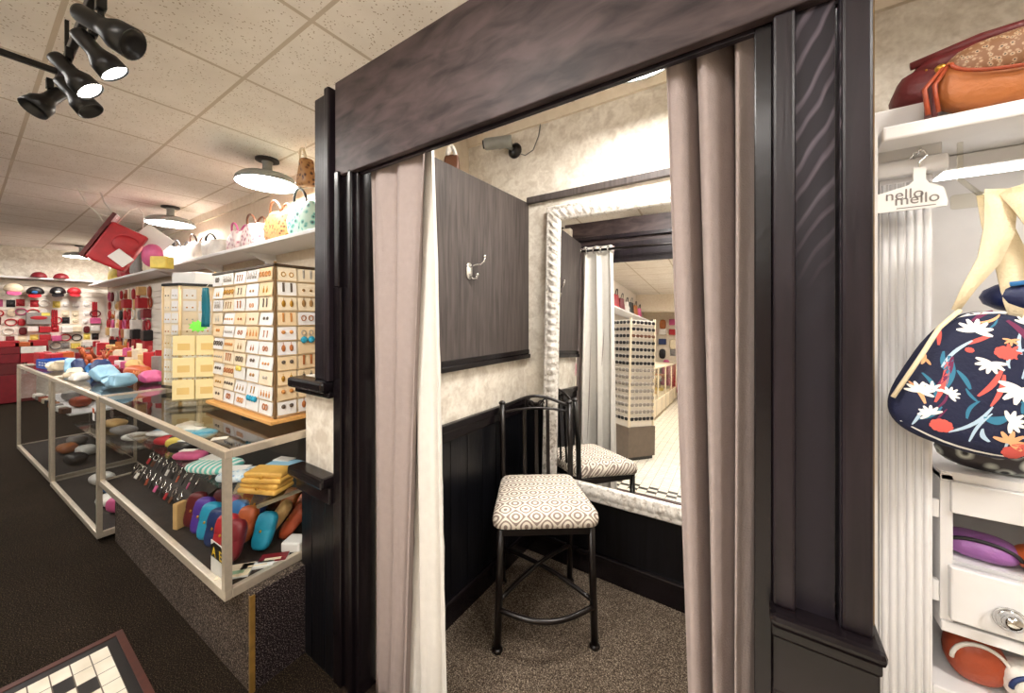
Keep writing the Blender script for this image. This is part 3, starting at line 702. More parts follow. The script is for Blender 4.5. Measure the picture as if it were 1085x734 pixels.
# ------------------------------------------------------------------ earring tower
ZT = .9765
tw = thing('earring_tower', 'tall square earring display tower with cream panels on a honey wood base', 'display stand', (-2.27, .97, ZT))
x0, x1, y0, y1 = -.377, .377, -.15, .15; HT = .775
MB().box(x0 - .025, x1 + .03, y0 - .03, y1 + .03, .022, .04, .004).build('wooden_base', M_orangewood, tw)
MB().lathe([(0, 0), (.14, 0), (.14, .012), (.05, .022), (0, .022)], 24).build('swivel_foot', M_black, tw)
MB().box(x0 + .006, x1 - .006, y0 + .006, y1 - .006, .04, HT - .01).build('panels', M_cream, tw)
for x in (x0, x1 - .012):
    for y in (y0, y1 - .012): MB().box(x, x + .012, y, y + .012, .04, HT + .012, .002).build('corner_post', M_lightwood if x < 0 else mat('aged brass post', C(120, 92, 60), .5, .2), tw)
MB().box(x0 - .005, x1 + .005, y0 - .005, y0 + .008, HT - .012, HT, .002).box(x0 - .005, x1 + .005, y1 - .008, y1 + .005, HT - .012, HT, .002).box(x0 - .005, x0 + .008, y0, y1, HT - .012, HT).box(x1 - .008, x1 + .005, y0, y1, HT - .012, HT).build('top_rim', mat('dark brass rim', C(74, 58, 42), .45, .4), tw)
mb = MB()
for r_i in range(10):
    z = .05 + r_i * .0715
    mb.box(x0 + .01, x1 - .01, y0 - .004, y0 + .006, z, z + .004).box(x1 - .006, x1 + .004, y0 + .01, y1 - .01, z, z + .004)
mb.build('card_rails', M_lightwood, tw)
cards_m = [M_cream, M_whitep, mat('kraft card', C(232, 206, 166), .7, var=.05), mat('pale grey card', C(234, 232, 232), .5, var=.03), M_cream]
cname = ['cream', 'white', 'kraft', 'pale grey', 'cream']
em = [(M_gold, 'gold'), (L['tan'], 'brown'), (mat('smoky earring', C(92, 78, 66), .4), 'smoky'), (mat('silver earring', C(190, 182, 174), .3, .5), 'silver'), (mat('amber earring', C(206, 140, 74), .3), 'amber'), (mat('bronze earring', C(176, 138, 92), .3, .5), 'bronze')]
def card_meshes(w, h_):
    a = MB().box(-w / 2, w / 2, -.0025, 0, 0, h_); me = a.build('c', M_cream); m1 = me.data; bpy.data.objects.remove(me)
    es = []
    for kind in range(4):
        b = MB()
        zc = h_ * .5
        if kind == 0: b.tube([(.010 * math.cos(q), -.005, zc + .012 * math.sin(q)) for q in [2 * PI * i / 10 for i in range(10)]], .0022, 5, True)
        elif kind == 1: b.sup(0, -.005, zc - .004, .008, .003, .014, 2, 2, 8, 6).tube([(0, -.005, zc + .008), (0, -.005, zc + .02)], .0012, 4)
        elif kind == 2: b.sup(0, -.005, zc, .008, .004, .008, 2, 2, 8, 5)
        else: b.box(-.004, .004, -.006, -.003, zc - .018, zc + .012, .002).sup(0, -.005, zc + .015, .005, .003, .005, 2, 2, 6, 4)
        o = b.build('e', M_gold); es.append(o.data); bpy.data.objects.remove(o)
    return m1, es
def put_card(label, loc, rz, mesh, es, kind, cm_, em_, dx, tilt=0., grp='earring cards on the square tower', esc=1., n=2):
    o = bpy.data.objects.new('earring_card', mesh); col.objects.link(o); o.location = loc; o.rotation_euler = (tilt, 0, rz)
    recolor(o, cm_); tag(o, label, 'earring card', grp)
    for k_ in range(n):
        e = bpy.data.objects.new('earring', es[kind]); col.objects.link(e); e.parent = o
        e.location = ((k_ - (n - 1) / 2) * dx, 0, 0); e.scale = (esc,) * 3; recolor(e, em_)
    return o
cA, eA = card_meshes(.135, .062); cB, eB = card_meshes(.084, .062)
rown = ['bottom', 'second', 'third', 'fourth', 'fifth', 'sixth', 'seventh', 'eighth', 'ninth', 'top']
RC = random.Random(5)
for r_i in range(10):
    z = ZT + .0545 + r_i * .0715
    for c_i in range(5):
        k_ = RC.randrange(5); e_ = RC.randrange(6); kd = RC.randrange(4)
        big = (r_i == 2 and c_i in (1, 2)) or (r_i == 0 and c_i == 3)
        em_, en = em[e_]
        esc = RC.uniform(.8, 1.15)
        if r_i == 0 and c_i == 3: em_, en, kd, esc = L['teal'], 'turquoise', 2, 1.9
        if r_i == 2 and c_i == 2: em_, en, kd, esc = L['lemon'], 'yellow', 2, 1.8
        put_card('%s earrings on %s card, square tower aisle face, %s row up, %s column' % (en, cname[k_], ordn[r_i], ordn[c_i]),
                 (-2.27 + x0 + .082 + c_i * .148, .97 + y0 - .0045, z), 0, cA, eA, kd, cards_m[k_], em_, RC.uniform(.026, .036), RC.uniform(-.2, -.03), esc=esc, n=RC.choice((2, 2, 3, 4)))
    for c_i in range(3):
        k_ = RC.choice((0, 1, 2, 2, 3)); e_ = RC.randrange(6); kd = RC.randrange(4); em_, en = em[e_]; esc = RC.uniform(.9, 1.3)
        if r_i == 5 and c_i == 2: em_, en, kd, esc = L['red'], 'large red', 2, 2.6
        if r_i == 4 and c_i == 1: em_, en, kd, esc = L['teal'], 'turquoise', 2, 2.2
        put_card('%s earrings on %s card, square tower end face, %s row up, %s from corner' % (en, cname[k_], ordn[r_i], ordn[c_i]),
                 (-2.27 + x1 + .0045, .97 + y0 + .055 + c_i * .094, z), PI / 2, cB, eB, kd, cards_m[k_], em_, .036, RC.uniform(-.12, -.03), esc=esc)

# second, hexagonal spinner
hx, hy, hr = -3.47, .98, .185
sp2 = thing('earring_spinner', 'pale six-sided earring spinner with a dark top rim and wooden edges', 'display stand', (hx, hy, ZT))
hexa = [(hr * math.cos(rad(60 * i + 14)), hr * math.sin(rad(60 * i + 14))) for i in range(6)]
MB().prism(hexa, .70, z0=.04).build('panels', M_cream, sp2)
MB().prism([(x * 1.06, y * 1.06) for x, y in hexa], .018, z0=.74).build('top_rim', M_black, sp2)
MB().prism([(x * 1.06, y * 1.06) for x, y in hexa], .02, z0=.02).lathe([(0, 0), (.12, 0), (.10, .02), (0, .02)], 20).build('base', M_black, sp2)
for x, y in hexa: MB().tube([(x, y, .04), (x, y, .74)], .010, 6).build('edge_strip', M_lightwood, sp2)
cC, eC = card_meshes(.07, .07)
cnt = 0
for f in range(6):
    a = rad(60 * f + 44); nx, ny = math.cos(a), math.sin(a)
    if nx * .96 - ny * .27 < .1 and not (ny < -.5): continue
    fn = {5: 'right', 4: 'middle', 3: 'left'}.get(f, 'rear')
    for r_i in range(8):
        for c_i in range(2):
            k_ = RC.choice((0, 1, 1, 3)); em_, en = em[RC.randrange(6)]
            off = (c_i - .5) * .082; apo = hr * math.cos(rad(30)) + .004
            nm = {0: 'back right', 5: 'right', 4: 'middle', 3: 'left', 1: 'rear', 2: 'rear left'}[f]
            put_card('tiny %s earrings on %s card, six-sided spinner %s face, %s row up, %s' % (en, cname[k_], nm, ordn[r_i], ('left', 'right')[c_i]),
                     (hx + nx * apo - ny * off, hy + ny * apo + nx * off, ZT + .06 + r_i * .084), a + PI / 2, cC, eC, 2, cards_m[k_], em_, .03, -.05, 'earring cards on the six-sided spinner', .7)
tag(MB().box(-.16, .10, -.08, .08, 0, .085, .004).build('box', M_whitep, None, (hx + .02, hy, ZT + .7595), .25), 'white box lying on top of the six-sided spinner', 'box')
# acrylic stand with yellow cards
ac = thing('acrylic_stand', 'clear acrylic tiered stand on the near showcase', 'display stand', (-2.80, .79, ZT), rad(50))
mb = MB()
for r_i in range(3): mb.box(-.12, .12, -.02 - .02 * (2 - r_i), .0, .03 + r_i * .13, .034 + r_i * .13)
mb.box(-.12, .12, .0, .005, 0, .44).box(-.125, -.12, -.06, .06, 0, .42).box(.12, .125, -.06, .06, 0, .42).box(-.12, .12, -.06, .06, 0, .006)
mb.build('stand', M_acryl, ac)
M_ycard = mat('pale yellow card', C(240, 222, 168), .6, var=.05, vscale=30); M_ylab = mat('yellow label', C(222, 190, 120), .6)
Sa = T(-2.80, .79, ZT) @ RZ(rad(50))
for r_i in range(3):
    for c_i in range(2):
        p = Sa @ Vector(((c_i - .5) * .115, -.012 - .004 * (2 - r_i), .036 + r_i * .13))
        t = thing('gift_card', 'pale yellow boxed card on the acrylic stand, %s tier, %s' % (('bottom', 'middle', 'top')[r_i], ('left', 'right')[c_i]), 'card', p, rad(50), 'yellow cards on the acrylic stand')
        MB().box(-.054, .054, -.010, .006, 0, .115, .002).build('box', M_ycard, t)
        MB().box(-.03, .03, -.0112, -.010, .03, .07).build('label', M_ylab, t)
t = thing('price_tag', 'bright green starburst price tag by the six-sided spinner', 'tag', (-2.93, .83, 1.44), rad(60))
mb = MB(); pts = [((.050 if i % 2 else .036) * math.cos(2 * PI * i / 20), (.040 if i % 2 else .028) * math.sin(2 * PI * i / 20)) for i in range(20)]
mb.prism(pts, .002, RX(PI / 2)).build('starburst', mat('neon green card', C(130, 245, 90), .6), t)
MB().tube([(0, 0, .03), (0, .004, .12)], .0015, 5).build('string', M_wire, t)
t = thing('hanging_scarf', 'teal scarf hanging on the corner of the square earring tower', 'scarf', (-2.705, .80, 1.67))
rows = []
for j in range(10):
    q = j / 9
    rows.append([(-.035 + .07 * i / 10, .012 * math.sin(i * 1.3 + q * 2), -.23 * q) for i in range(11)])
MB().sheet(rows).build('fabric', leather('teal scarf', 20, 110, 128), t, solid=.004)
MB().tube([(0, 0, -.002), (0, .02, .03), (.01, .05, .025)], .002, 5).build('hook', M_wire, t)

# ------------------------------------------------------------------ long shelf and handbags
t = thing('wall_shelf', 'long white wall shelf with handbags above the counters', 'shelf', (0, 0, 0))
MB().box(-10.9, -1.86, 1.38, YS, 2.095, 2.125, .004).build('board', M_white, t)
for x in (-2.6, -3.9, -5.2, -6.5):
    MB().prism([(1.42, 2.095), (1.695, 2.095), (1.695, 1.86), (1.675, 1.86), (1.60, 2.02)], .022, Matrix(((0, 0, 1, x), (1, 0, 0, 0), (0, 1, 0, 0), (0, 0, 0, 1)))).build('bracket', M_white, t)
def handbag(label, loc, rz, w, d, h_, m, hm=None, handles=2, flap=False, grp='handbags on the long wall shelf', taper=.12, slump=0.):
    t = thing('handbag', label, 'handbag', loc, rz, grp)
    b = MB().sup(0, 0, h_ / 2, w / 2, d / 2, h_ / 2, 3.5, 5., 24, 10, None, taper)
    for v in b.b.verts:
        v.co.y += .012 * math.sin(v.co.x * 30 + v.co.z * 22); v.co.z *= 1 + slump * math.sin(v.co.x * 9 / w * .5)
    b.build('body', m, t)
    if flap: MB().sup(0, -d * .1, h_ * .72, w / 2 * .98, d / 2 * .98, h_ * .30, 3.5, 3.5, 22, 8).build('flap', flap, t)
    for k_ in range(handles):
        y = (-1, 1)[k_ % 2] * d * .22
        MB().tube([(w * .24 * math.cos(PI * i / 12) * 1., y * (1 + .5 * math.sin(PI * i / 12)), h_ * .93 + h_ * .42 * math.sin(PI * i / 12)) for i in range(13)], .009, 7).build('handle', hm or m, t)
    return t
SZ = 2.126
handbag('teal swirl print tote on the shelf beside the leopard bag', (-2.96, 1.5, SZ), .05, .36, .14, .27, M_swirl, L['black'], 1)
handbag('leopard print bag on the shelf left of the teal tote', (-3.36, 1.5, SZ), 0, .38, .15, .25, M_leop, L['brown'], 2)
handbag('white patterned bag at the end of the shelf by the dark post', (-2.52, 1.5, SZ), 0, .3, .14, .26, M_pinkp, L['black'], 1)
handbag('pink patchwork bag left of the leopard bag', (-3.82, 1.5, SZ), 0, .36, .15, .22, M_pinkp, L['brown'], 2)
handbag('pale pink bag second left of the leopard bag', (-4.18, 1.5, SZ), 0, .3, .15, .20, M_pinkp, L['pink'], 2)
handbag('low white quilted bag in the middle of the long shelf', (-4.72, 1.48, SZ), 0, .5, .16, .17, L['white'], L['black'], 1)
handbag('white tote with dark handles beyond the quilted bag', (-5.3, 1.5, SZ), 0, .42, .16, .22, L['white'], L['brown'], 2)
handbag('rose print bag beyond the white tote on the shelf', (-5.85, 1.5, SZ), 0, .4, .16, .22, M_pinkp, L['black'], 2)
handbag('white bag with black straps on the far shelf', (-6.45, 1.5, SZ), 0, .45, .16, .30, L['white'], L['black'], 2)
handbag('cream bag with dark brown trim on the far shelf', (-7.1, 1.5, SZ), 0, .42, .16, .30, L['cream'], L['brown'], 2)
handbag('black and white bag at the far part of the shelf', (-7.8, 1.5, SZ), 0, .42, .16, .34, L['grey'], L['black'], 2)
handbag('red bag at the far end of the long shelf', (-8.6, 1.5, SZ), 0, .42, .16, .28, L['red'], L['black'], 1)
handbag('yellow bag at the far end of the long shelf beyond the red one', (-9.3, 1.5, SZ), 0, .36, .16, .26, L['lemon'], L['black'], 1)
hb = handbag('small brown print bag hanging from the ceiling next to the dark post', (-2.78, 1.42, 2.46), 0, .16, .10, .20, M_leop, L['cream'], 1, grp='hanging bags')
MB().tube([(0, -.01, .27), (0, 0, .32)], .003, 5).build('hook', M_wire, hb)
handbag('small brown bag standing on top of the grey fitting room partition', (-1.31, 1.40, 2.231), .6, .085, .05, .10, L['brown'], L['white'], 2, grp='bags above the partition')

# ------------------------------------------------------------------ hanging red display
t = thing('hanging_tote', 'red tote bag with a black side hanging tilted from white wires on the ceiling', 'bag', (-5.45, .80, 2.02), rad(60), rot=(0, rad(27), rad(72)))
MB().box(-.14, .15, -.08, .08, 0, .42, .02).build('body', L['red'], t)
MB().box(-.175, -.142, -.085, .085, -.01, .50, .004).build('side_panel', L['maroon'], t)
MB().sup(.05, -.085, .26, .10, .02, .09, 2.2, 2.2).build('pocket', L['red'], t)
MB().box(-.03, .12, -.105, -.09, .08, .2, .006, M=RY(.3)).build('white_label', M_whitep, t)
MB().tube([(-.12, 0, .40), (-.10, 0, .60), (-.06, 0, .66)], .005, 6).tube([(.1, 0, .40), (.0, 0, .62), (-.06, 0, .66)], .005, 6).build('strap', M_wire, t)
t = thing('wire_hanger', 'white wire rack hanging from the ceiling above the red tote', 'hanger', (-5.62, .74, ZC))
MB().tube([(0, -.1, 0), (0, -.04, -.14), (.16, .02, -.26), (.2, .05, -.34)], .006, 6).tube([(0, .06, 0), (.02, .08, -.1), (.2, .14, -.28)], .006, 6).tube([(0, -.1, -.002), (0, .06, -.002)], .007, 6).tube([(.16, .02, -.26), (.2, .14, -.28)], .006, 6).build('frame', M_wire, t)
t = thing('hanging_sign', 'white panel hanging tilted to the right of the red tote', 'sign', (-5.36, 1.06, 2.26), rot=(0, rad(38), rad(72)))
MB().box(-.10, .16, -.006, .006, 0, .20, .003).build('panel', M_whitep, t)
MB().box(-.10, .20, -.012, .012, -.015, .0, .003).build('bar', M_wire, t)
tag(MB().sup(0, 0, 0, .10, .05, .12, 2.5, 2.2).build('hanging_pouch', L['pink'], None, (-5.2, 1.10, 2.13), .6), 'pink and white pouch hanging under the white panel', 'pouch')
tag(MB().box(-.08, .08, -.05, .05, 0, .12, .01).build('hanging_pouch', L['lemon'], None, (-5.05, 1.14, 1.99), .6), 'yellow pouch hanging below the pink pouch', 'pouch')

# ------------------------------------------------------------------ far wall with caps
def slatwall(label, x0, x1, y0, y1, z0, z1, axis):
    mb = MB(); n = int((z1 - z0) / .09)
    for i in range(n):
        a = z0 + i * .09
        mb.box(x0, x1, y0, y1, a, a + .083)
    if axis == 'x': mb.box(x0 - .02, x0, y0, y1, z0, z1)
    else: mb.box(x0, x1, y1, y1 + .015, z0, z1)
    return tag(mb.build('slatwall_panel', M_slat), label, 'slatwall')
slatwall('white slatwall panel on the far wall under the cap shelf', -11.16, -11.12, -.4, 1.68, .45, 2.16, 'x')
slatwall('white slatwall panel on the back wall beyond the spinner', -11.1, -6.62, 1.655, 1.684, .45, 2.05, 'y')
t = thing('cap_shelf', 'white shelf across the far wall carrying two red caps', 'shelf')
MB().box(-11.19, -10.9, -.6, 1.66, 2.185, 2.215, .004).build('board', M_white, t)
MB().box(-10.93, -10.9, 1.46, 1.5, 2.09, 2.185).build('bracket', M_white, t)
def cap(label, loc, rz, m, bm_, s=1., rot=None, badge=None):
    t = thing('baseball_cap', label, 'cap', loc, rz, 'caps on the far wall', rot); t.scale = (s,) * 3
    MB().sup(0, 0, 0, .09, .10, .11, 2, 2.2, 20, 12, None, 0, 0).build('crown', m, t)
    MB().sup(.12, 0, .004, .08, .075, .008, 2.2, 2.2, 20, 6).build('brim', bm_, t)
    if badge: MB().sup(.088, 0, .05, .012, .035, .03, 2, 2, 14, 6).build('badge', badge, t)
cap('dark red cap on the far shelf, left of the pair', (-11.0, .80, 2.216), rad(-20), L['darkred'], L['darkred'])
cap('dark red cap on the far shelf, right of the pair', (-11.0, 1.06, 2.216), rad(-10), L['darkred'], L['darkred'])
tl = (0, rad(25), 0)
cap('black cap with a blue badge and red brim hanging under the far shelf', (-11.0, .76, 1.94), 0, L['black'], L['red'], 1.05, (0, rad(30), rad(-8)), L['blue'])
cap('black cap with a white badge hanging under the far shelf', (-11.0, 1.02, 1.96), 0, L['black'], L['black'], 1.0, (0, rad(30), rad(-5)), L['white'])
cap('bright red cap hanging under the far shelf next to the black one', (-11.0, 1.22, 1.97), 0, L['red'], L['red'], .92, (0, rad(30), 0))
cap('pale pink fluffy cap hanging at the left of the far wall', (-11.0, .52, 1.98), 0, L['cream'], L['pink'], 1.1, (0, rad(30), 0))
# small goods on the far wall: each its own thing
RG = random.Random(21)
def goods_proto(kind):
    b = MB()
    if kind == 'card': b.box(-.045, .045, -.004, 0, -.12, 0, .001).sup(0, -.012, -.07, .034, .012, .034, 2.2, 2.2, 12, 6)
    elif kind == 'pouch': b.sup(0, -.02, -.09, .055, .02, .085, 3, 3, 14, 8)
    elif kind == 'scarf':
        for q in (-.03, 0, .03): b.sup(q, -.012, -.20, .014, .012, .20, 2, 6, 10, 8)
    elif kind == 'box': b.box(-.06, .06, -.07, 0, -.10, 0, .006)
    elif kind == 'headband': b.tube([(.06 * math.cos(2 * PI * i / 16), -.015, -.06 + .055 * math.sin(2 * PI * i / 16)) for i in range(16)], .010, 6, True)
    b.tube([(0, 0, .0), (0, -.03, .004)], .003, 5)
    o = b.build('x', M_whitep); m = o.data; bpy.data.objects.remove(o); return m
GM = {k_: goods_proto(k_) for k_ in ('card', 'pouch', 'scarf', 'box', 'headband')}
GN = dict(card='carded_trinket', pouch='small_pouch', scarf='fringed_scarf', box='gift_box', headband='headband')
GL = dict(card='carded trinket', pouch='small pouch', scarf='fringed scarf', box='gift box', headband='headband')
GC = dict(card='trinket', pouch='pouch', scarf='scarf', box='box', headband='headband')
def goods(kind, cn, label, loc, rz, s=1., grp=None):
    o = bpy.data.objects.new(GN[kind], GM[kind]); col.objects.link(o); o.location = loc; o.rotation_euler = (0, 0, rz); o.scale = (s,) * 3
    recolor(o, L[cn]); return tag(o, label, GC[kind], grp)
pal = ['red', 'darkred', 'white', 'red', 'white', 'cream', 'pink', 'black', 'maroon', 'white', 'lemon', 'grey']
zr = [1.80, 1.64, 1.48, 1.32, 1.16, 1.0]
for r_i, z in enumerate(zr):
    for c_i in range(10):
        y = .36 + c_i * .128
        kind = RG.choice(('card', 'card', 'pouch', 'headband', 'box')); cn = RG.choice(pal)
        if c_i in (6, 7, 8) and r_i < 3: kind, cn = 'card', RG.choice(('white', 'white', 'cream', 'black'))
        if r_i == 1 and c_i == 5: kind, cn = 'scarf', 'red'
        if r_i == 0 and c_i == 9: kind, cn = 'scarf', 'red'
        goods(kind, cn, '%s %s on the far slatwall, %s row down, %s from left' % (cn.replace('darkred', 'dark red'), GL[kind], ordn[r_i], ordn[c_i]), (-11.12, y + RG.uniform(-.015, .015), z + RG.uniform(-.02, .02)), PI / 2, RG.uniform(1.0, 1.15) * (.75 if kind in ('pouch', 'scarf') else 1), 'small goods on the far slatwall')
# boxed red shoe tray picture pack
t = thing('boxed_set', 'wide boxed set with a red picture on the far slatwall', 'box', (-11.06, .80, 1.36), PI / 2)
MB().box(-.14, .14, -.04, .05, 0, .22, .006).build('box', L['grey'], t)
MB().sup(0, -.042, .12, .10, .004, .035, 2, 2, 18, 6).build('red_picture', L['red'], t)
MB().box(.03, .13, -.043, -.04, .16, .21).build('yellow_flash', L['lemon'], t)
# stacked boxes at the foot of the far wall
for i, (cn, y, z, w, h_) in enumerate([('red', .42, .98, .30, .1), ('orange', .62, .98, .2, .07), ('red', .78, .98, .2, .1), ('darkred', .42, .86, .3, .115), ('white', .72, .86, .28, .115), ('darkred', .4, .70, .34, .155), ('red', .74, .70, .32, .155), ('maroon', .42, .50, .4, .195), ('red', .8, .50, .3, .195), ('darkred', .5, .02, .5, .475)]):
    slab('storage_box', '%s storage box piled at the foot of the far wall, %s from top' % (cn.replace('darkred', 'dark red'), ordn[i]), 'box', -10.85, y, z, .3, w, h_, L[cn], grp='pile of boxes at the far wall', bev=.004)
# goods on the back slatwall beyond the spinner
pal2 = ['red', 'red', 'darkred', 'white', 'tan', 'cream', 'rust', 'black', 'pink', 'red', 'beige', 'grey']
for r_i, z in enumerate([1.98, 1.80, 1.62, 1.45, 1.29, 1.13, .98]):
    for c_i in range(10):
        x = -7.9 - c_i * .31
        kind = RG.choice(('card', 'pouch', 'pouch', 'headband', 'box', 'scarf')) if r_i < 2 else RG.choice(('card', 'pouch', 'headband', 'box'))
        cn = RG.choice(pal2)
        goods(kind, cn, '%s %s on the back slatwall, %s row down, %s from spinner' % (cn.replace('darkred', 'dark red'), GL[kind], ordn[r_i], ordn[c_i]), (x + RG.uniform(-.05, .05), 1.655, z), 0, RG.uniform(1.3, 1.7) * (.68 if kind in ('pouch', 'scarf') else 1), 'small goods on the back slatwall')

# ------------------------------------------------------------------ clutter on the counter tops
def cp(u): return u
def pouch(label, x, y, w, d, h_, m, rz=0., z=ZT, zip_=True):
    t = thing('soft_pouch', label, 'pouch', (x, y, z), rz, 'goods on the far counters')
    b = MB().sup(0, 0, h_ / 2, w / 2, d / 2, h_ / 2, 4, 3, 28, 14)
    sd = x * 7 + y * 13
    for v in b.b.verts:
        c = v.co; q = 1 + .16 * math.sin(c.x * 62 + sd) * math.sin(c.z * 70 + c.y * 40 + sd) + .08 * math.sin(c.x * 130 + c.y * 90 + sd)
        v.co = Vector((c.x * q, c.y * q, max(0, c.z * (.9 + .35 * math.sin(c.x * 28 + sd)))))
    b.build('body', m, t)
    if False and zip_: MB().tube([(-w * .36, 0, h_ * .985), (0, 0, h_ * 1.0), (w * .36, 0, h_ * .985)], .004, 6).build('zip', L['brown'], t)
t = thing('leather_bag', 'small tan leather bag with fringed flap on the middle counter', 'bag', (-4.20, .80, ZT), rad(30))
MB().sup(0, 0, .065, .10, .06, .065, 2.6, 2.6).build('body', L['orange'], t)
for i in range(3): MB().tube([(.03 + i * .024, -.05, .09), (.035 + i * .024, -.066, .06), (.03 + i * .024, -.064, .02)], .008, 6).build('fringe', L['tan'], t)
MB().tube([(-.09, 0, .06), (-.12, -.05, .02), (-.06, -.12, .006), (.06, -.12, .006)], .006, 6).build('strap', L['black'], t)
t = thing('display_tray', 'bright blue plastic tray on the farthest showcase', 'tray', (-5.95, .56, ZT), rad(10))
MB().box(-.20, .20, -.10, .10, 0, .012, .003).box(-.20, .20, -.10, -.09, .012, .09, .003).box(-.20, .20, .09, .10, .012, .09, .003).box(-.20, -.19, -.09, .09, .012, .09).box(.19, .20, -.09, .09, .012, .09, .003).build('tray', leather('blue plastic', 20, 80, 170), t)
mb = MB()
for i in range(4): mb.box(-.13 + i * .07, -.09 + i * .07, -.1015, -.10, .03, .042).box(-.13 + i * .07, -.09 + i * .07, -.1015, -.10, .055, .067)
for i in range(3): mb.box(.20, .2015, -.07 + i * .05, -.04 + i * .05, .03, .042).box(.20, .2015, -.07 + i * .05, -.04 + i * .05, .055, .067)
mb.build('slots', M_whitep, t)
for lb, x, y, w, d, h_, m in [
    ('pale blue wrapped bundle in front of the tan leather bag', -3.98, .66, .22, .14, .09, 'ltblue'), ('pale blue wrapped bundle behind another bundle on the middle counter', -4.38, .66, .22, .14, .11, 'ltblue'),
    ('navy folded pouch behind the pale blue bundles', -4.72, .68, .22, .12, .13, 'navy'), ('blue pouch near the wooden animals on the counter', -4.98, .68, .2, .10, .10, 'blue'),
    ('white pouch with trim on the middle counter', -4.62, .54, .2, .10, .06, 'white'), ('cream pouch at the far end of the middle counter', -4.92, .54, .2, .10, .07, 'cream'),
    ('sky blue square pouch at the corner between the far counters', -5.22, .56, .17, .08, .12, 'ltblue'), ('navy upright pouch beside the sky blue one', -5.12, .60, .09, .08, .14, 'navy'),
    ('grey pouch on the farthest counter by the blue tray', -5.42, .62, .15, .1, .08, 'grey'), ('cream soft toy pouch beside the blue tray', -5.62, .52, .2, .12, .1, 'cream'),
    ('pink pouch on the middle counter next to the spinner', -4.02, .84, .16, .12, .08, 'pink'), ('beige pouch behind the tan leather bag', -4.40, .82, .2, .10, .16, 'beige')]:
    pouch(lb, x, y, w, d, h_, L[m], RG.uniform(-.4, .4))
def giraffe(label, x, y, s, rz, m):
    t = thing('wooden_figure', label, 'figurine', (x, y, ZT), rz, 'orange wooden figures on the counter'); t.scale = (s,) * 3
    b = MB().sup(0, 0, .10, .06, .03, .035, 2, 2, 12, 8)
    for sx in (-.035, .035):
        for sy in (-.014, .014): b.tube([(sx, sy, 0), (sx, sy, .1)], .008, 6)
    b.tube([(.05, 0, .11), (.075, 0, .16), (.08, 0, .2)], [.016, .012, .012], 8).sup(.095, 0, .205, .028, .013, .014, 2, 2, 10, 6)
    b.build('body', m, t)
    MB().sup(.076, .012, .222, .004, .005, .010, 2, 2, 6, 4).sup(.076, -.012, .222, .004, .005, .010, 2, 2, 6, 4).build('ears', L['black'], t)
for i, (x, y) in enumerate([(-5.22, .80), (-5.37, .75), (-5.52, .80), (-5.67, .75), (-5.82, .80), (-5.97, .75)]):
    giraffe('orange wooden animal figure beyond the blue pouches, %s from the right' % ordn[i], x, y, RG.uniform(.85, 1.15), RG.uniform(0, 6), L['orange'] if i % 2 else L['rust'])
for i, (x, y) in enumerate([(-6.3, .60), (-6.5, .7), (-6.2, .8), (-6.6, .55)]):
    goods('box', ('red', 'orange', 'darkred', 'red')[i], '%s gift box behind the blue tray, %s of four' % (('red', 'orange', 'dark red', 'red')[i], ordn[i]), (x, y, ZT + .13), .2, 1.3, 'gift boxes behind the blue tray')

# small boxed and bagged goods crowding the backs of the far counters
for r_i in range(3):
    for c_i in range(12):
        x = -4.15 - c_i * .21 - r_i * .05 + RG.uniform(-.04, .04); y = .74 + r_i * .085 + RG.uniform(-.01, .01)
        cn = RG.choice(['white', 'red', 'tan', 'cream', 'pink', 'grey', 'rust', 'darkred', 'ltblue', 'white', 'black', 'beige']); w = RG.uniform(.07, .13); h_ = RG.uniform(.07, .13) + .075 * r_i
        if (x > -4.55 and r_i < 2) or (x < -5.1 and r_i < 2): continue
        if r_i == 2: y += .03
        t = thing('gift_packet', '%s gift packet on the far counters, %s row back, %s from spinner' % (cn.replace('darkred', 'dark red'), ordn[r_i], ordn[c_i]), 'packet', (x, y, ZT), RG.uniform(-.5, .5), 'gift packets on the far counters')
        MB().box(-w / 2, w / 2, -.035, .035, 0, h_ * .8, .006).build('packet', L[cn], t)
        MB().box(-w / 2 * .9, w / 2 * .9, -.004, .004, h_ * .8, h_).build('header_card', L[RG.choice(['white', 'cream', 'red', 'tan', 'black'])], t)
# ------------------------------------------------------------------ right-hand alcove
struct('wall_alcove', MB().box(.18, 1.6, 1.36, 1.42, 0, 1.85), M_white)
t = thing('fluted_pilaster', 'white fluted pilaster beside the dark panelled wall', 'pilaster', (.236, 1.02, 0))
mb = MB().box(-.036, .036, 0, .05, 0, 1.77)
for i in range(6): mb.tube([(-.029 + i * .0116, .0, .01), (-.029 + i * .0116, .0, 1.76)], .0048, 8)
mb.build('shaft', M_white, t)
MB().box(-.052, .052, -.02, .06, 1.77, 1.80, .004).box(-.046, .046, -.012, .055, 1.80, 1.836, .004).build('capital', M_white, t)
t = thing('display_ledge', 'white moulded ledge carrying leather handbags at the upper right', 'shelf')
MB().box(.185, 1.6, .99, 1.36, 1.838, 1.898, .003).build('board', M_white, t)
MB().box(.185, 1.6, .925, .99, 1.816, 1.842, .004).build('front_lip', M_white, t)
b = thing('handbag', 'maroon leather handbag standing behind the tan one on the white ledge', 'handbag', (.43, 1.06, 1.899), 0, 'bags on the white ledge')
MB().sup(0, 0, .046, .212, .05, .047, 5, 3.6, 30, 10, None, .06).build('body', L['maroon'], b)
MB().sup(.012, -.004, .076, .195, .054, .028, 4, 2.6, 30, 10).build('flap', L['maroon'], b)
MB().tube([(-.185, -.03, .088), (-.1, -.04, .099), (.0, -.04, .104), (.1, -.04, .105), (.19, -.03, .10)], [.007, .011, .012, .011, .008], 10).build('top_handle', L['maroon'], b)
mb = MB()
for i in range(16): mb.sup(-.17 + i * .021, -.0555, .062 + .003 * math.sin(i), .0018, .0018, .0018, 2, 2, 6, 4)
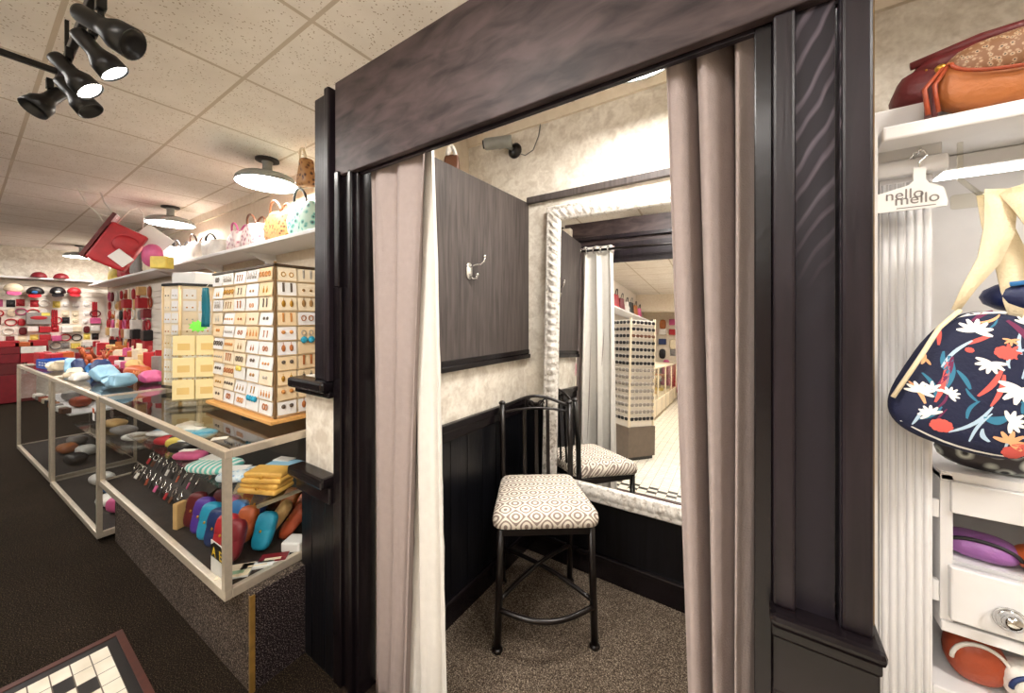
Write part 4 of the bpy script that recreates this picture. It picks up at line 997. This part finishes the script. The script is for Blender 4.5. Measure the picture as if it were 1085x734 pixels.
for i in range(8): mb.sup(-.145 + .006 * math.sin(i), -.052, .02 + i * .005, .0016, .0016, .0016, 2, 2, 6, 4)
mb.build('studs', M_gold, b)
MB().sup(.0, -.056, .083, .02, .004, .009, 2.2, 2.2, 14, 6).build('clasp', M_gold, b)
b = thing('handbag', 'tan leather handbag with a snakeskin flap on the white ledge', 'handbag', (.388, .956, 1.843), 0, 'bags on the white ledge')
MB().sup(0, 0, .058, .135, .026, .058, 4, 3, 30, 12, None, .04).build('body', L['tan'], b)
MB().sup(.004, -.002, .084, .124, .031, .036, 3.2, 2.8, 30, 12).build('flap', M_snake, b)
MB().tube([(.004 + .123 * math.cos(a), -.027 - .006 * abs(math.sin(a)), .084 + .0365 * math.sin(a)) for a in [PI + PI * i / 24 for i in range(25)]], .003, 6).build('piping', L['rust'], b)
MB().box(-.139, -.131, -.02, .02, .003, .07, .003).build('gusset', L['maroon'], b)
MB().tube([(-.125, -.02, .085), (-.15, -.028, .05), (-.146, -.03, .004)], .0035, 6).build('tassel', L['rust'], b)
MB().tube([(-.12, -.022, .085), (-.14, -.034, .05), (-.135, -.034, .004)], .003, 6).build('tassel', L['rust'], b)
MB().sup(-.128, -.018, .084, .008, .006, .007, 2, 2, 10, 6).build('buckle', M_gold, b)
MB().sup(.10, -.030, .098, .008, .003, .006, 2, 2, 10, 6).build('turquoise_stone', L['teal'], b)
# hanger with lettering
hg = thing('clothes_hanger', 'white hanger card printed nello mello in front of the white pilaster', 'hanger', (.243, .975, 1.697))
hp = [(-.062, 0), (.033, 0), (.035, .008), (.030, .034), (.012, .045), (.008, .052), (.008, .075), (-.008, .075), (-.008, .052), (-.014, .045), (-.060, .034)]
MB().prism(hp, .004, RX(PI / 2)).build('plate', M_whitep, hg)
MB().tube([(0, -.002, .075), (0, -.002, .085), (.010, -.002, .095), (.006, -.002, .105), (-.006, -.002, .103), (-.012, -.002, .094)], .0018, 6).build('wire_hook', M_chrome, hg)
M_ink = mat('grey ink', C(130, 122, 118), .6)
text_mesh('nello', .026, M_ink, 'lettering', hg, T(-.020, -.0045, .021) @ RX(PI / 2), .0003)
text_mesh('mello', .026, M_ink, 'lettering', hg, T(-.004, -.0045, .0105) @ RX(PI / 2), .0003)
MB().box(-.03, .02, -.0046, -.0042, .0035, .005).build('small_print', M_ink, hg)
# floral bags with canvas straps
M_floral = mat('navy bag cloth', C(20, 26, 58), .75, bump=.2, bscale=200, var=.12, vscale=20)
M_pet = mat('white petals', C(240, 238, 232), .8); M_cor = mat('coral print', C(214, 92, 84), .8); M_tea = mat('teal print', C(52, 120, 150), .8); M_pea = mat('peach print', C(232, 170, 124), .8); M_plum = mat('plum print', C(112, 40, 78), .8); M_sky = mat('pale blue print', C(176, 200, 220), .8)
class Bagprint:
    """lay printed strokes on the front of a superellipsoid bag body"""
    def __init__(s, rx, ry, rz, p, q, M, tp=0.): s.a = (rx, ry, rz, p, q); s.M = M; s.tp = tp; s.mb = MB()
    def pt(s, x, z, off=.0012):
        rx, ry, rz, p, q = s.a
        w = max(1e-4, 1 - min(.98, abs(z / rz)) ** q) ** (1 / q) * (1 - s.tp * (z / rz + 1) / 2)
        x = max(-rx * w * .97, min(rx * w * .97, x))
        k_ = max(.02, 1 - min(.98, abs(x / (rx * w))) ** p) ** (1 / p)
        return s.M @ Vector((x, -(ry * w * k_) - off, z))
    def stroke(s, x0, z0, x1, z1, wd, mi, bend=0., off=.0005):
        s.mb.mi = mi; N = 8; A = []; B = []
        dx, dz = x1 - x0, z1 - z0; ln = math.hypot(dx, dz); nx, nz = -dz / ln, dx / ln
        for i in range(N + 1):
            t_ = i / N; w = wd * (math.sin(PI * (.12 + .8 * t_)) ** .7); b_ = bend * math.sin(PI * t_)
            x = x0 + dx * t_ + nx * b_; z = z0 + dz * t_ + nz * b_
            A.append(s.pt(x + nx * w, z + nz * w, off)); B.append(s.pt(x - nx * w, z - nz * w, off))
        s.mb.sheet([A, B])
    def daisy(s, x, z, r, mi=0, n=7, up=PI / 2, spread=PI * 1.1):
        for i in range(n):
            a = up + spread * (i / (n - 1) - .5); s.stroke(x, z, x + r * math.cos(a), z + r * math.sin(a), r * .17, mi, off=.0009)
    def blot(s, x, z, r, mi):
        for i in range(9): s.stroke(x, z, x + r * math.cos(i * .7), z + r * .8 * math.sin(i * .7), r * .42, mi, off=.0007)
fb = thing('floral_backpack', 'navy floral print backpack hanging by cream canvas straps at the right', 'bag', (.282, .885, 1.398), rad(6))
RXb, RYb, RZb = .100, .036, .110
TILT = RY(rad(15))
MB().sup(0, 0, 0, RXb, RYb, RZb, 3.0, 3.0, 40, 26, TILT, .38).build('body', M_floral, fb)
bp_ = Bagprint(RXb, RYb, RZb, 3.0, 3.0, TILT, .38)
RB = random.Random(4)
for x, z, r, up in [(-.030, .075, .019, PI / 2), (-.005, .033, .017, -PI / 2), (.032, .005, .024, -PI / 2), (-.065, -.035, .016, PI / 2), (-.046, -.065, .014, 2.4), (.034, -.045, .017, .4), (.066, -.035, .018, 2.6), (-.035, -.028, .012, 1.), (.02, .10, .013, 1.2)]:
    bp_.daisy(x, z, r, 0, 7, up)
for x, z, r in [(.006, .052, .012), (-.030, -.078, .013), (.052, -.088, .013), (-.03, .045, .005)]: bp_.blot(x, z, r, 1)
for a in [(.03, .02, .048, .075, .0022, .006), (-.03, .06, -.052, .01, .0022, -.004), (-.02, -.085, .012, -.03, .0025, -.006), (.005, -.09, .014, -.04, .002, .004), (.045, .06, .062, .01, .0018, .006), (-.055, -.06, -.058, -.09, .002, 0), (.06, -.06, .045, -.095, .002, -.012), (.03, .068, .005, .055, .0018, .003)]:
    bp_.stroke(a[0], a[1], a[2], a[3], a[4], 5, a[5])
for a in [(-.048, .03, -.04, -.02, .004), (-.04, .0, -.055, .035, .003), (.03, -.04, .008, -.05, .006), (.03, .105, .05, .085, .003)]: bp_.stroke(a[0], a[1], a[2], a[3], a[4], 2, .004)
for a in [(.008, .025, -.006, -.02, .0035), (.012, .02, .01, -.03, .003), (-.048, .02, -.046, -.045, .0035), (.055, .09, .06, .06, .003)]: bp_.stroke(a[0], a[1], a[2], a[3], a[4], 1, .003)
for i in range(26):
    x = RB.uniform(-.07, .07); z = RB.uniform(-.09, .09); a = RB.uniform(.6, 2.4); l_ = RB.uniform(.018, .04)
    bp_.stroke(x, z, x + l_ * math.cos(a), z + l_ * math.sin(a), RB.uniform(.0012, .003), RB.choice((5, 2, 2, 4, 1, 5, 3)), RB.uniform(-.005, .005), .0003)
for i in range(7):
    x = RB.uniform(-.075, .075); z = RB.uniform(-.095, .095); bp_.daisy(x, z, RB.uniform(.008, .013), RB.choice((0, 0, 3, 1)), 5, RB.uniform(0, 6))
bp_.daisy(.042, -.075, .018, 3, 6, 1.3); bp_.stroke(.055, .01, .058, -.03, .003, 3, .006); bp_.stroke(-.045, .03, -.05, -.02, .003, 4, .004); bp_.stroke(.0, .1, .035, .06, .004, 4, .004)
for a in [(-.07, -.09, .07, -.092, .0016, -.012), (-.06, .085, .0, .112, .0016, .004)]: bp_.stroke(*a[:5], 0, a[5])
bp_.mb.build('flower_print', [M_pet, M_cor, M_tea, M_pea, M_plum, M_sky], fb)
M_canvas = mat('cream canvas strap', C(240, 222, 186), .85, bump=.3, bscale=300, var=.05, vscale=30)
def ribbon(b, pts, w, nrm=(0, -1, 0)):
    rows = [[], []]; n = len(pts)
    for i, p in enumerate(pts):
        p = Vector(p); t_ = Vector(pts[min(i + 1, n - 1)]) - Vector(pts[max(i - 1, 0)]); s_ = t_.normalized().cross(Vector(nrm)).normalized()
        ww = w[i] if isinstance(w, (list, tuple)) else w
        rows[0].append(p + s_ * ww / 2); rows[1].append(p - s_ * ww / 2)
    b.sheet(rows)
b = MB(); ribbon(b, [(.040, .03, .305), (.036, .022, .27), (.030, .012, .235), (.016, .004, .19), (-.006, .0, .15), (-.022, .0, .112)], [.034, .034, .034, .026, .016, .009]); b.build('left_strap', M_canvas, fb, solid=.002)
b = MB(); ribbon(b, [(.052, .03, .305), (.062, .012, .27), (.078, -.005, .215), (.092, -.008, .16), (.104, .0, .10)], [.032, .034, .035, .035, .034]); b.build('right_strap', M_canvas, fb, solid=.002)
b = MB(); ribbon(b, [(.032, .036, .30), (.034, .026, .25), (.045, .016, .19), (.052, .012, .13), (.060, .008, .085)], [.03, .032, .036, .036, .034]); b.build('rear_strap', M_canvas, fb, solid=.002)
MB().tube([(-.022, -.012, .112), (-.050, -.026, .085), (-.074, -.03, .035), (-.102, -.022, -.03)], .0032, 8).build('drawcord', M_canvas, fb)
M_flor2 = speck('red and white floral cloth', C(206, 60, 44), C(246, 238, 222), C(240, 226, 200), 30)
g = G('white bag with red and orange flowers'); vo = g.n('ShaderNodeTexVoronoi'); vo.inputs['Scale'].default_value = 24; g.l(g.tc.outputs['Object'], vo.inputs['Vector'])
v2 = g.n('ShaderNodeTexVoronoi'); v2.inputs['Scale'].default_value = 24; g.l(g.tc.outputs['Object'], v2.inputs['Vector'])
hue = g.xyz(vo.outputs['Color'])[0]
fl = g.ramp(hue, (.0, C(200, 40, 36)), (.45, C(230, 130, 50)), (.7, C(110, 180, 176)), (.9, C(200, 40, 36)))
cc = g.mix(g.math('LESS_THAN', vo.outputs['Distance'], .42), C(244, 236, 220), fl); M_flor2 = g.done(cc, .8)
t = thing('floral_pouch', 'white pouch with red and orange flowers behind the navy backpack', 'bag', (.385, .935, 1.425), rad(5))
MB().sup(0, 0, 0, .082, .035, .095, 2.8, 2.6, 26, 14).build('body', M_flor2, t)
MB().tube([(-.08, -.03, .02), (-.075, -.034, -.04), (-.06, -.034, -.09)], .004, 6).build('piping', L['red'], t)
t = thing('navy_bag', 'plain navy bag tucked above the red flowered pouch', 'bag', (.40, .925, 1.532), rad(0))
MB().sup(0, 0, 0, .10, .04, .032, 2.6, 2.2, 26, 10).build('body', leather('navy cloth', 18, 32, 78), t)
MB().tube([(-.08, -.03, .018), (0, -.036, .028), (.08, -.03, .02)], .004, 6).build('zip', L['blue'], t)
t = thing('printed_pouch', 'dark printed pouch hanging under the navy backpack', 'bag', (.375, 1.08, 1.243), rad(0))
MB().sup(0, 0, 0, .085, .03, .035, 2.6, 2.2, 26, 10).build('body', speck('dark teal print', C(18, 18, 30), C(190, 196, 190), C(40, 34, 40), 40), t)
tag(MB().tube([(.243, 1.012, 1.800), (.243, .985, 1.799), (.243, .965, 1.803)], .0025, 6).build('wall_peg', M_chrome), 'small metal peg holding the printed white hanger', 'peg')
t = thing('wall_hook', 'clear plastic hook holding the cream canvas straps', 'hook', (.305, .915, 1.69))
MB().box(-.04, .055, .0, .006, -.012, .012, .004).tube([(.05, .003, .01), (.066, .003, .004), (.064, .003, -.022), (.052, .003, -.03)], .004, 8).tube([(0, .006, 0), (0, .10, .06), (0, .10, .128)], .004, 6).build('hook', M_acryl, t)
# white open cabinet with a drawer
cb = thing('white_cabinet', 'white open cabinet with a knobbed drawer at the lower right', 'cabinet', (.2875, 1.04, .925))
W = .45
MB().box(0, .016, 0, .30, 0, .275).box(W - .016, W, 0, .30, 0, .275).box(0, W, 0, .30, .265, .282, .002).box(0, W, -.004, .30, -.02, 0, .002).box(.016, W - .016, .285, .30, 0, .265).box(.016, W - .016, .02, .285, .10, .108).build('carcass', M_white, cb)
MB().box(.012, W - .012, -.008, .006, .208, .265, .002).build('top_panel', M_white, cb)
dr = MB().box(.010, W - .012, -.012, .004, .008, .108, .003).build('drawer', M_white, cb)
mb = MB()
mb.lathe([(.017, .010), (.021, .014), (.017, .018)], 18, T(.075, -.012, .048) @ RX(PI / 2)).lathe([(.009, .0), (.007, .012), (.013, .02), (.012, .028), (0, .031)], 18, T(.075, -.012, .048) @ RX(PI / 2))
mb.build('knob', M_chrome, dr)
MB().box(-.010, .0, .002, .014, .19, .225, .002).build('hinge', M_white, cb)
MB().box(-.010, .0, .002, .014, .03, .07, .002).build('hinge', M_white, cb)
M_pu = leather('purple floral', 150, 96, 160)
def small_purse(label, loc, w, d, h_, m, m2, rz=0.):
    t = thing('coin_purse', label, 'purse', loc, rz, 'small purses on the white cabinet')
    MB().sup(0, 0, h_ / 2, w / 2, d / 2, h_ / 2, 2.8, 2.4, 20, 10).build('body', m, t)
    MB().tube([(w * .46 * math.cos(a), -d * .40, h_ * .5 + h_ * .42 * math.sin(a)) for a in [PI * i / 14 for i in range(15)]], .0035, 6).build('trim', m2, t)
small_purse('purple flowered purse lying in the open cabinet', (.355, 1.10, 1.034), .10, .07, .045, M_pu, L['black'], -.2)
small_purse('orange and white purse lying in the open cabinet', (.445, 1.085, 1.034), .11, .07, .05, L['orange'], L['white'], .1)
t = thing('lower_shelf', 'white shelf below the cabinet with pouches on it', 'shelf', (.28, 1.03, .80))
MB().box(-.005, .62, 0, .33, -.02, 0, .003).box(-.005, .012, .0, .33, -.8, -.02).box(.60, .62, .0, .33, -.8, -.02).build('unit', M_white, t)
small_purse('brown and white pouch under the cabinet by the pilaster', (.345, 1.09, .801), .08, .07, .09, L['rust'], L['white'])
small_purse('white pouch with a dark spot under the cabinet', (.415, 1.07, .801), .09, .07, .075, L['white'], L['navy'])
small_purse('copper pouch under the cabinet', (.49, 1.10, .801), .09, .07, .09, L['tan'], L['white'])
# under-ledge lamp
t = thing('strip_light', 'slim white strip light under the handbag ledge', 'lamp', (.8, 1.18, 1.837))
MB().box(-.5, .5, -.03, .03, -.03, 0, .004).build('housing', M_white, t)
MB().box(-.48, .48, -.02, .02, -.038, -.03, .002).build('tube', mat('strip glow', (1, .96, .9, 1), .5, emit=5.), t)

# ------------------------------------------------------------------ what the mirror shows: sunglasses tower, counter, bags, garments
st = thing('sunglasses_tower', 'square sunglasses display tower on a taupe base, seen in the mirror', 'display stand', (-1.166, -.818, .003), rad(-54.4))
MB().box(-.21, .21, -.21, .21, .04, .39, .003).build('base', M_taupe, st)
MB().box(-.19, .19, -.19, .19, 0, .04).build('toe_kick', M_black, st)
MB().box(-.185, .185, -.185, .185, .39, 1.68).build('panels', M_slat, st)
for x in (-.19, .19):
    for y in (-.19, .19): MB().box(x - .012, x + .012, y - .012, y + .012, .39, 1.70, .003).build('corner_post', M_cream, st)
mb = MB()
for i in range(15): mb.box(-.20, .20, -.20, .20, .455 + i * .083, .459 + i * .083)
mb.build('ledges', M_slat, st)
def glasses_mesh():
    b = MB()
    for s_ in (-1, 1): b.sup(s_ * .033, 0, 0, .027, .004, .02, 3, 3, 12, 6).tube([(s_ * .06, 0, .008), (s_ * .058, .06, .004)], .0025, 5)
    b.tube([(-.01, 0, .006), (.01, 0, .006)], .003, 5)
    o = b.build('x', L['black']); m = o.data; bpy.data.objects.remove(o); return m
GS = glasses_mesh(); Mst = T(-1.166, -.818, .003) @ RZ(rad(-54.4))
gcols = [L['black'], L['brown'], L['black'], L['rust'], mat('clear frame', C(150, 140, 130), .3)]
gname = ['black', 'brown', 'black', 'amber', 'pale']
for fc in range(2):
    for r_i in range(15):
        if True:
            for c_i in range(3):
                lx = -.125 + c_i * .125; z = .485 + r_i * .083
                p = Mst @ (Vector((lx, .205, z)) if fc == 0 else Vector((-.205, lx, z)))
                k_ = 0 if r_i > 7 or r_i < 1 else 4
                if r_i in (8, 13): k_ = 0
                if r_i == 12 and fc == 0: k_ = 1
                o = bpy.data.objects.new('sunglasses', GS); col.objects.link(o); o.location = p; o.rotation_euler = (0, 0, rad(-54.4) + (PI if fc == 0 else -PI / 2)); recolor(o, gcols[k_])
                tag(o, '%s glasses on sunglasses tower, %s face, %s row up, %s from left' % (gname[k_], ('fitting room', 'aisle')[fc], ordn[r_i] if r_i < 12 else ('thirteenth', 'fourteenth', 'fifteenth')[r_i - 12], ordn[c_i]), 'glasses', 'glasses on the sunglasses tower')
ctr = thing('shop_counter', 'long cream counter with a glass display front, seen in the mirror', 'counter', (-1.26, -1.7, .003))
MB().box(-.55, 0, -5.2, 0, .06, .36, .004).box(-.5, -.05, -5.15, -.05, 0, .06).box(-.55, 0, -5.2, 0, .96, .99, .004).box(-.55, -.52, -5.2, 0, .36, .96).build('carcass', M_cream, ctr)
mb = MB()
for i in range(6): mb.box(-.03, 0, -5.2 + i * 1.034, -5.17 + i * 1.034, .36, .96)
mb.build('posts', M_cream, ctr)
MB().face([(-.01, -5.17, .36), (-.01, 0, .36), (-.01, 0, .96), (-.01, -5.17, .96)]).build('glass_front', M_glass, ctr)
MB().box(-.5, -.04, -5.17, -.03, .66, .668).build('shelf', M_glass, ctr)
mb = MB()
for i in range(8): mb.box(.0, .003, -5.1 + i * .65, -5.09 + i * .65, .06, .36)
mb.build('panel_grooves', M_taupe, ctr)
MB().box(-.30, -.26, -5.1, -.1, .94, .96).build('case_light', mat('warm strip', (1, .82, .5, 1), .5, emit=3.), ctr)
for i in range(12):
    cn = ('yellow', 'beige', 'white', 'lemon', 'tan', 'cream')[i % 6]
    z = .364 if i % 2 else .673
    tag(MB().box(-.12, .12, -.1, .1, 0, .06, .008).build('jewelry_tray', L[cn], None, (-1.52, -2.0 - i * .38, z), 0), '%s jewelry tray in the mirrored counter, %s from the near end' % (cn, ordn[i]), 'tray', 'trays in the long counter')
t = thing('wall_shelf', 'white shelf of bags opposite the fitting room, seen in the mirror', 'shelf')
MB().box(-2.22, -1.86, -6.2, -1.2, 2.06, 2.09, .004).build('board', M_white, t)
MB().box(-2.22, -1.95, -6.2, -1.2, 1.82, 1.84, .004).build('lower_board', M_white, t)
for i, (cn, h_) in enumerate([('rust', .3), ('navy', .32), ('cream', .3), ('brown', .26), ('red', .3), ('darkred', .28), ('white', .26), ('black', .3), ('tan', .28), ('pink', .26)]):
    handbag('%s bag on the mirrored shelf opposite the fitting room, %s from the near end' % (cn.replace('darkred', 'dark red'), ordn[i]), (-2.04, -1.45 - i * .46, 2.091), PI / 2, .34, .14, h_, L[cn], L['black'] if cn != 'black' else L['grey'], 1, grp='bags on the mirrored shelf')
RG2 = random.Random(8)
for r_i in range(5):
    for c_i in range(8):
        cn = RG2.choice(['white', 'black', 'cream', 'pink', 'red', 'grey']); kind = RG2.choice(('card', 'box', 'pouch'))
        goods(kind, cn, '%s %s on the mirrored slatwall, %s row down, %s from near end' % (cn, GL[kind], ordn[r_i], ordn[c_i]), (-2.22, -1.5 - c_i * .5, 1.78 - r_i * .17), PI / 2, 1.5, 'goods on the mirrored slatwall')
for i in range(8):
    cn = ['black', 'pink', 'red', 'grey', 'navy', 'white', 'rust', 'black'][i]
    t = thing('hanging_garment', '%s garment on the end wall in the mirror, %s from the right' % (cn, ordn[i]), 'garment', (-1.9 + i * .34, YN + .12, .25 if i % 2 else .18), 0, 'garments on the end wall')
    rows = []
    for j in range(9):
        q = j / 8; w = .10 + .05 * q
        rows.append([(w * math.cos(2 * PI * k_ / 18) * (1 if j else .5), .05 * math.sin(2 * PI * k_ / 18) + .01 * math.sin(k_ * 2.1), .8 - .8 * q) for k_ in range(19)])
    MB().sheet(rows).build('dress', L[cn], t, solid=.004)
    MB().tube([(-.08, 0, .79), (0, 0, .84), (.08, 0, .79)], .006, 6).tube([(0, 0, .84), (0, -.02, .9), (0, -.1, .9)], .004, 6).build('hanger', M_wire, t)
for r_i in range(4):
    for c_i in range(9):
        cn = RG2.choice(['white', 'black', 'cream', 'pink', 'red', 'grey', 'navy', 'tan']); kind = RG2.choice(('card', 'box', 'pouch'))
        goods(kind, cn, '%s %s on the mirrored end wall, %s row down, %s from right' % (cn, GL[kind], ordn[r_i], ordn[c_i]), (-1.95 + c_i * .27, YN, 2.2 - r_i * .28), PI, 1.6, 'goods on the mirrored end wall')
t = thing('hanging_plant_ornament', 'blue ribboned ornament hanging from the ceiling in the mirror', 'ornament', (-.62, -1.9, 2.25))
MB().sup(0, 0, .08, .06, .06, .06, 2, 2, 14, 8).build('body', L['blue'], t)
MB().tube([(0, 0, .14), (0, 0, .525)], .003, 5).build('string', M_wire, t)
MB().box(-.012, .012, -.003, .003, -.2, .03).build('ribbon', L['blue'], t)

# ------------------------------------------------------------------ camera, world, colour
cam = bpy.data.cameras.new('camera'); co = bpy.data.objects.new('camera', cam); col.objects.link(co)
cam.sensor_fit = 'HORIZONTAL'; cam.sensor_width = 36; cam.lens = 391 / 1085 * 36
cam.shift_y = -(367 - 335.5) / 1085; cam.clip_start = .02
co.location = (0, 0, 1.5); co.rotation_euler = (PI / 2, 0, rad(33.8)); sc.camera = co
wd = bpy.data.worlds.new('world'); sc.world = wd; wd.use_nodes = True
wd.node_tree.nodes['Background'].inputs[0].default_value = (1, .95, .9, 1); wd.node_tree.nodes['Background'].inputs[1].default_value = .3
sc.view_settings.view_transform = 'Standard'; sc.view_settings.look = 'None'; sc.view_settings.gamma = 1; sc.view_settings.use_curve_mapping = False
sc.view_settings.exposure = .9
sc.cycles.max_bounces = 10; sc.cycles.transparent_max_bounces = 24; sc.cycles.use_denoising = True
sc.cycles.sample_clamp_indirect = 6
for lb, q in LAB.items():
    if len(q) > 1: print('DUPLABEL', lb, q)
    n = len(lb.split())
    if not 4 <= n <= 16: print('LABLEN', n, lb)
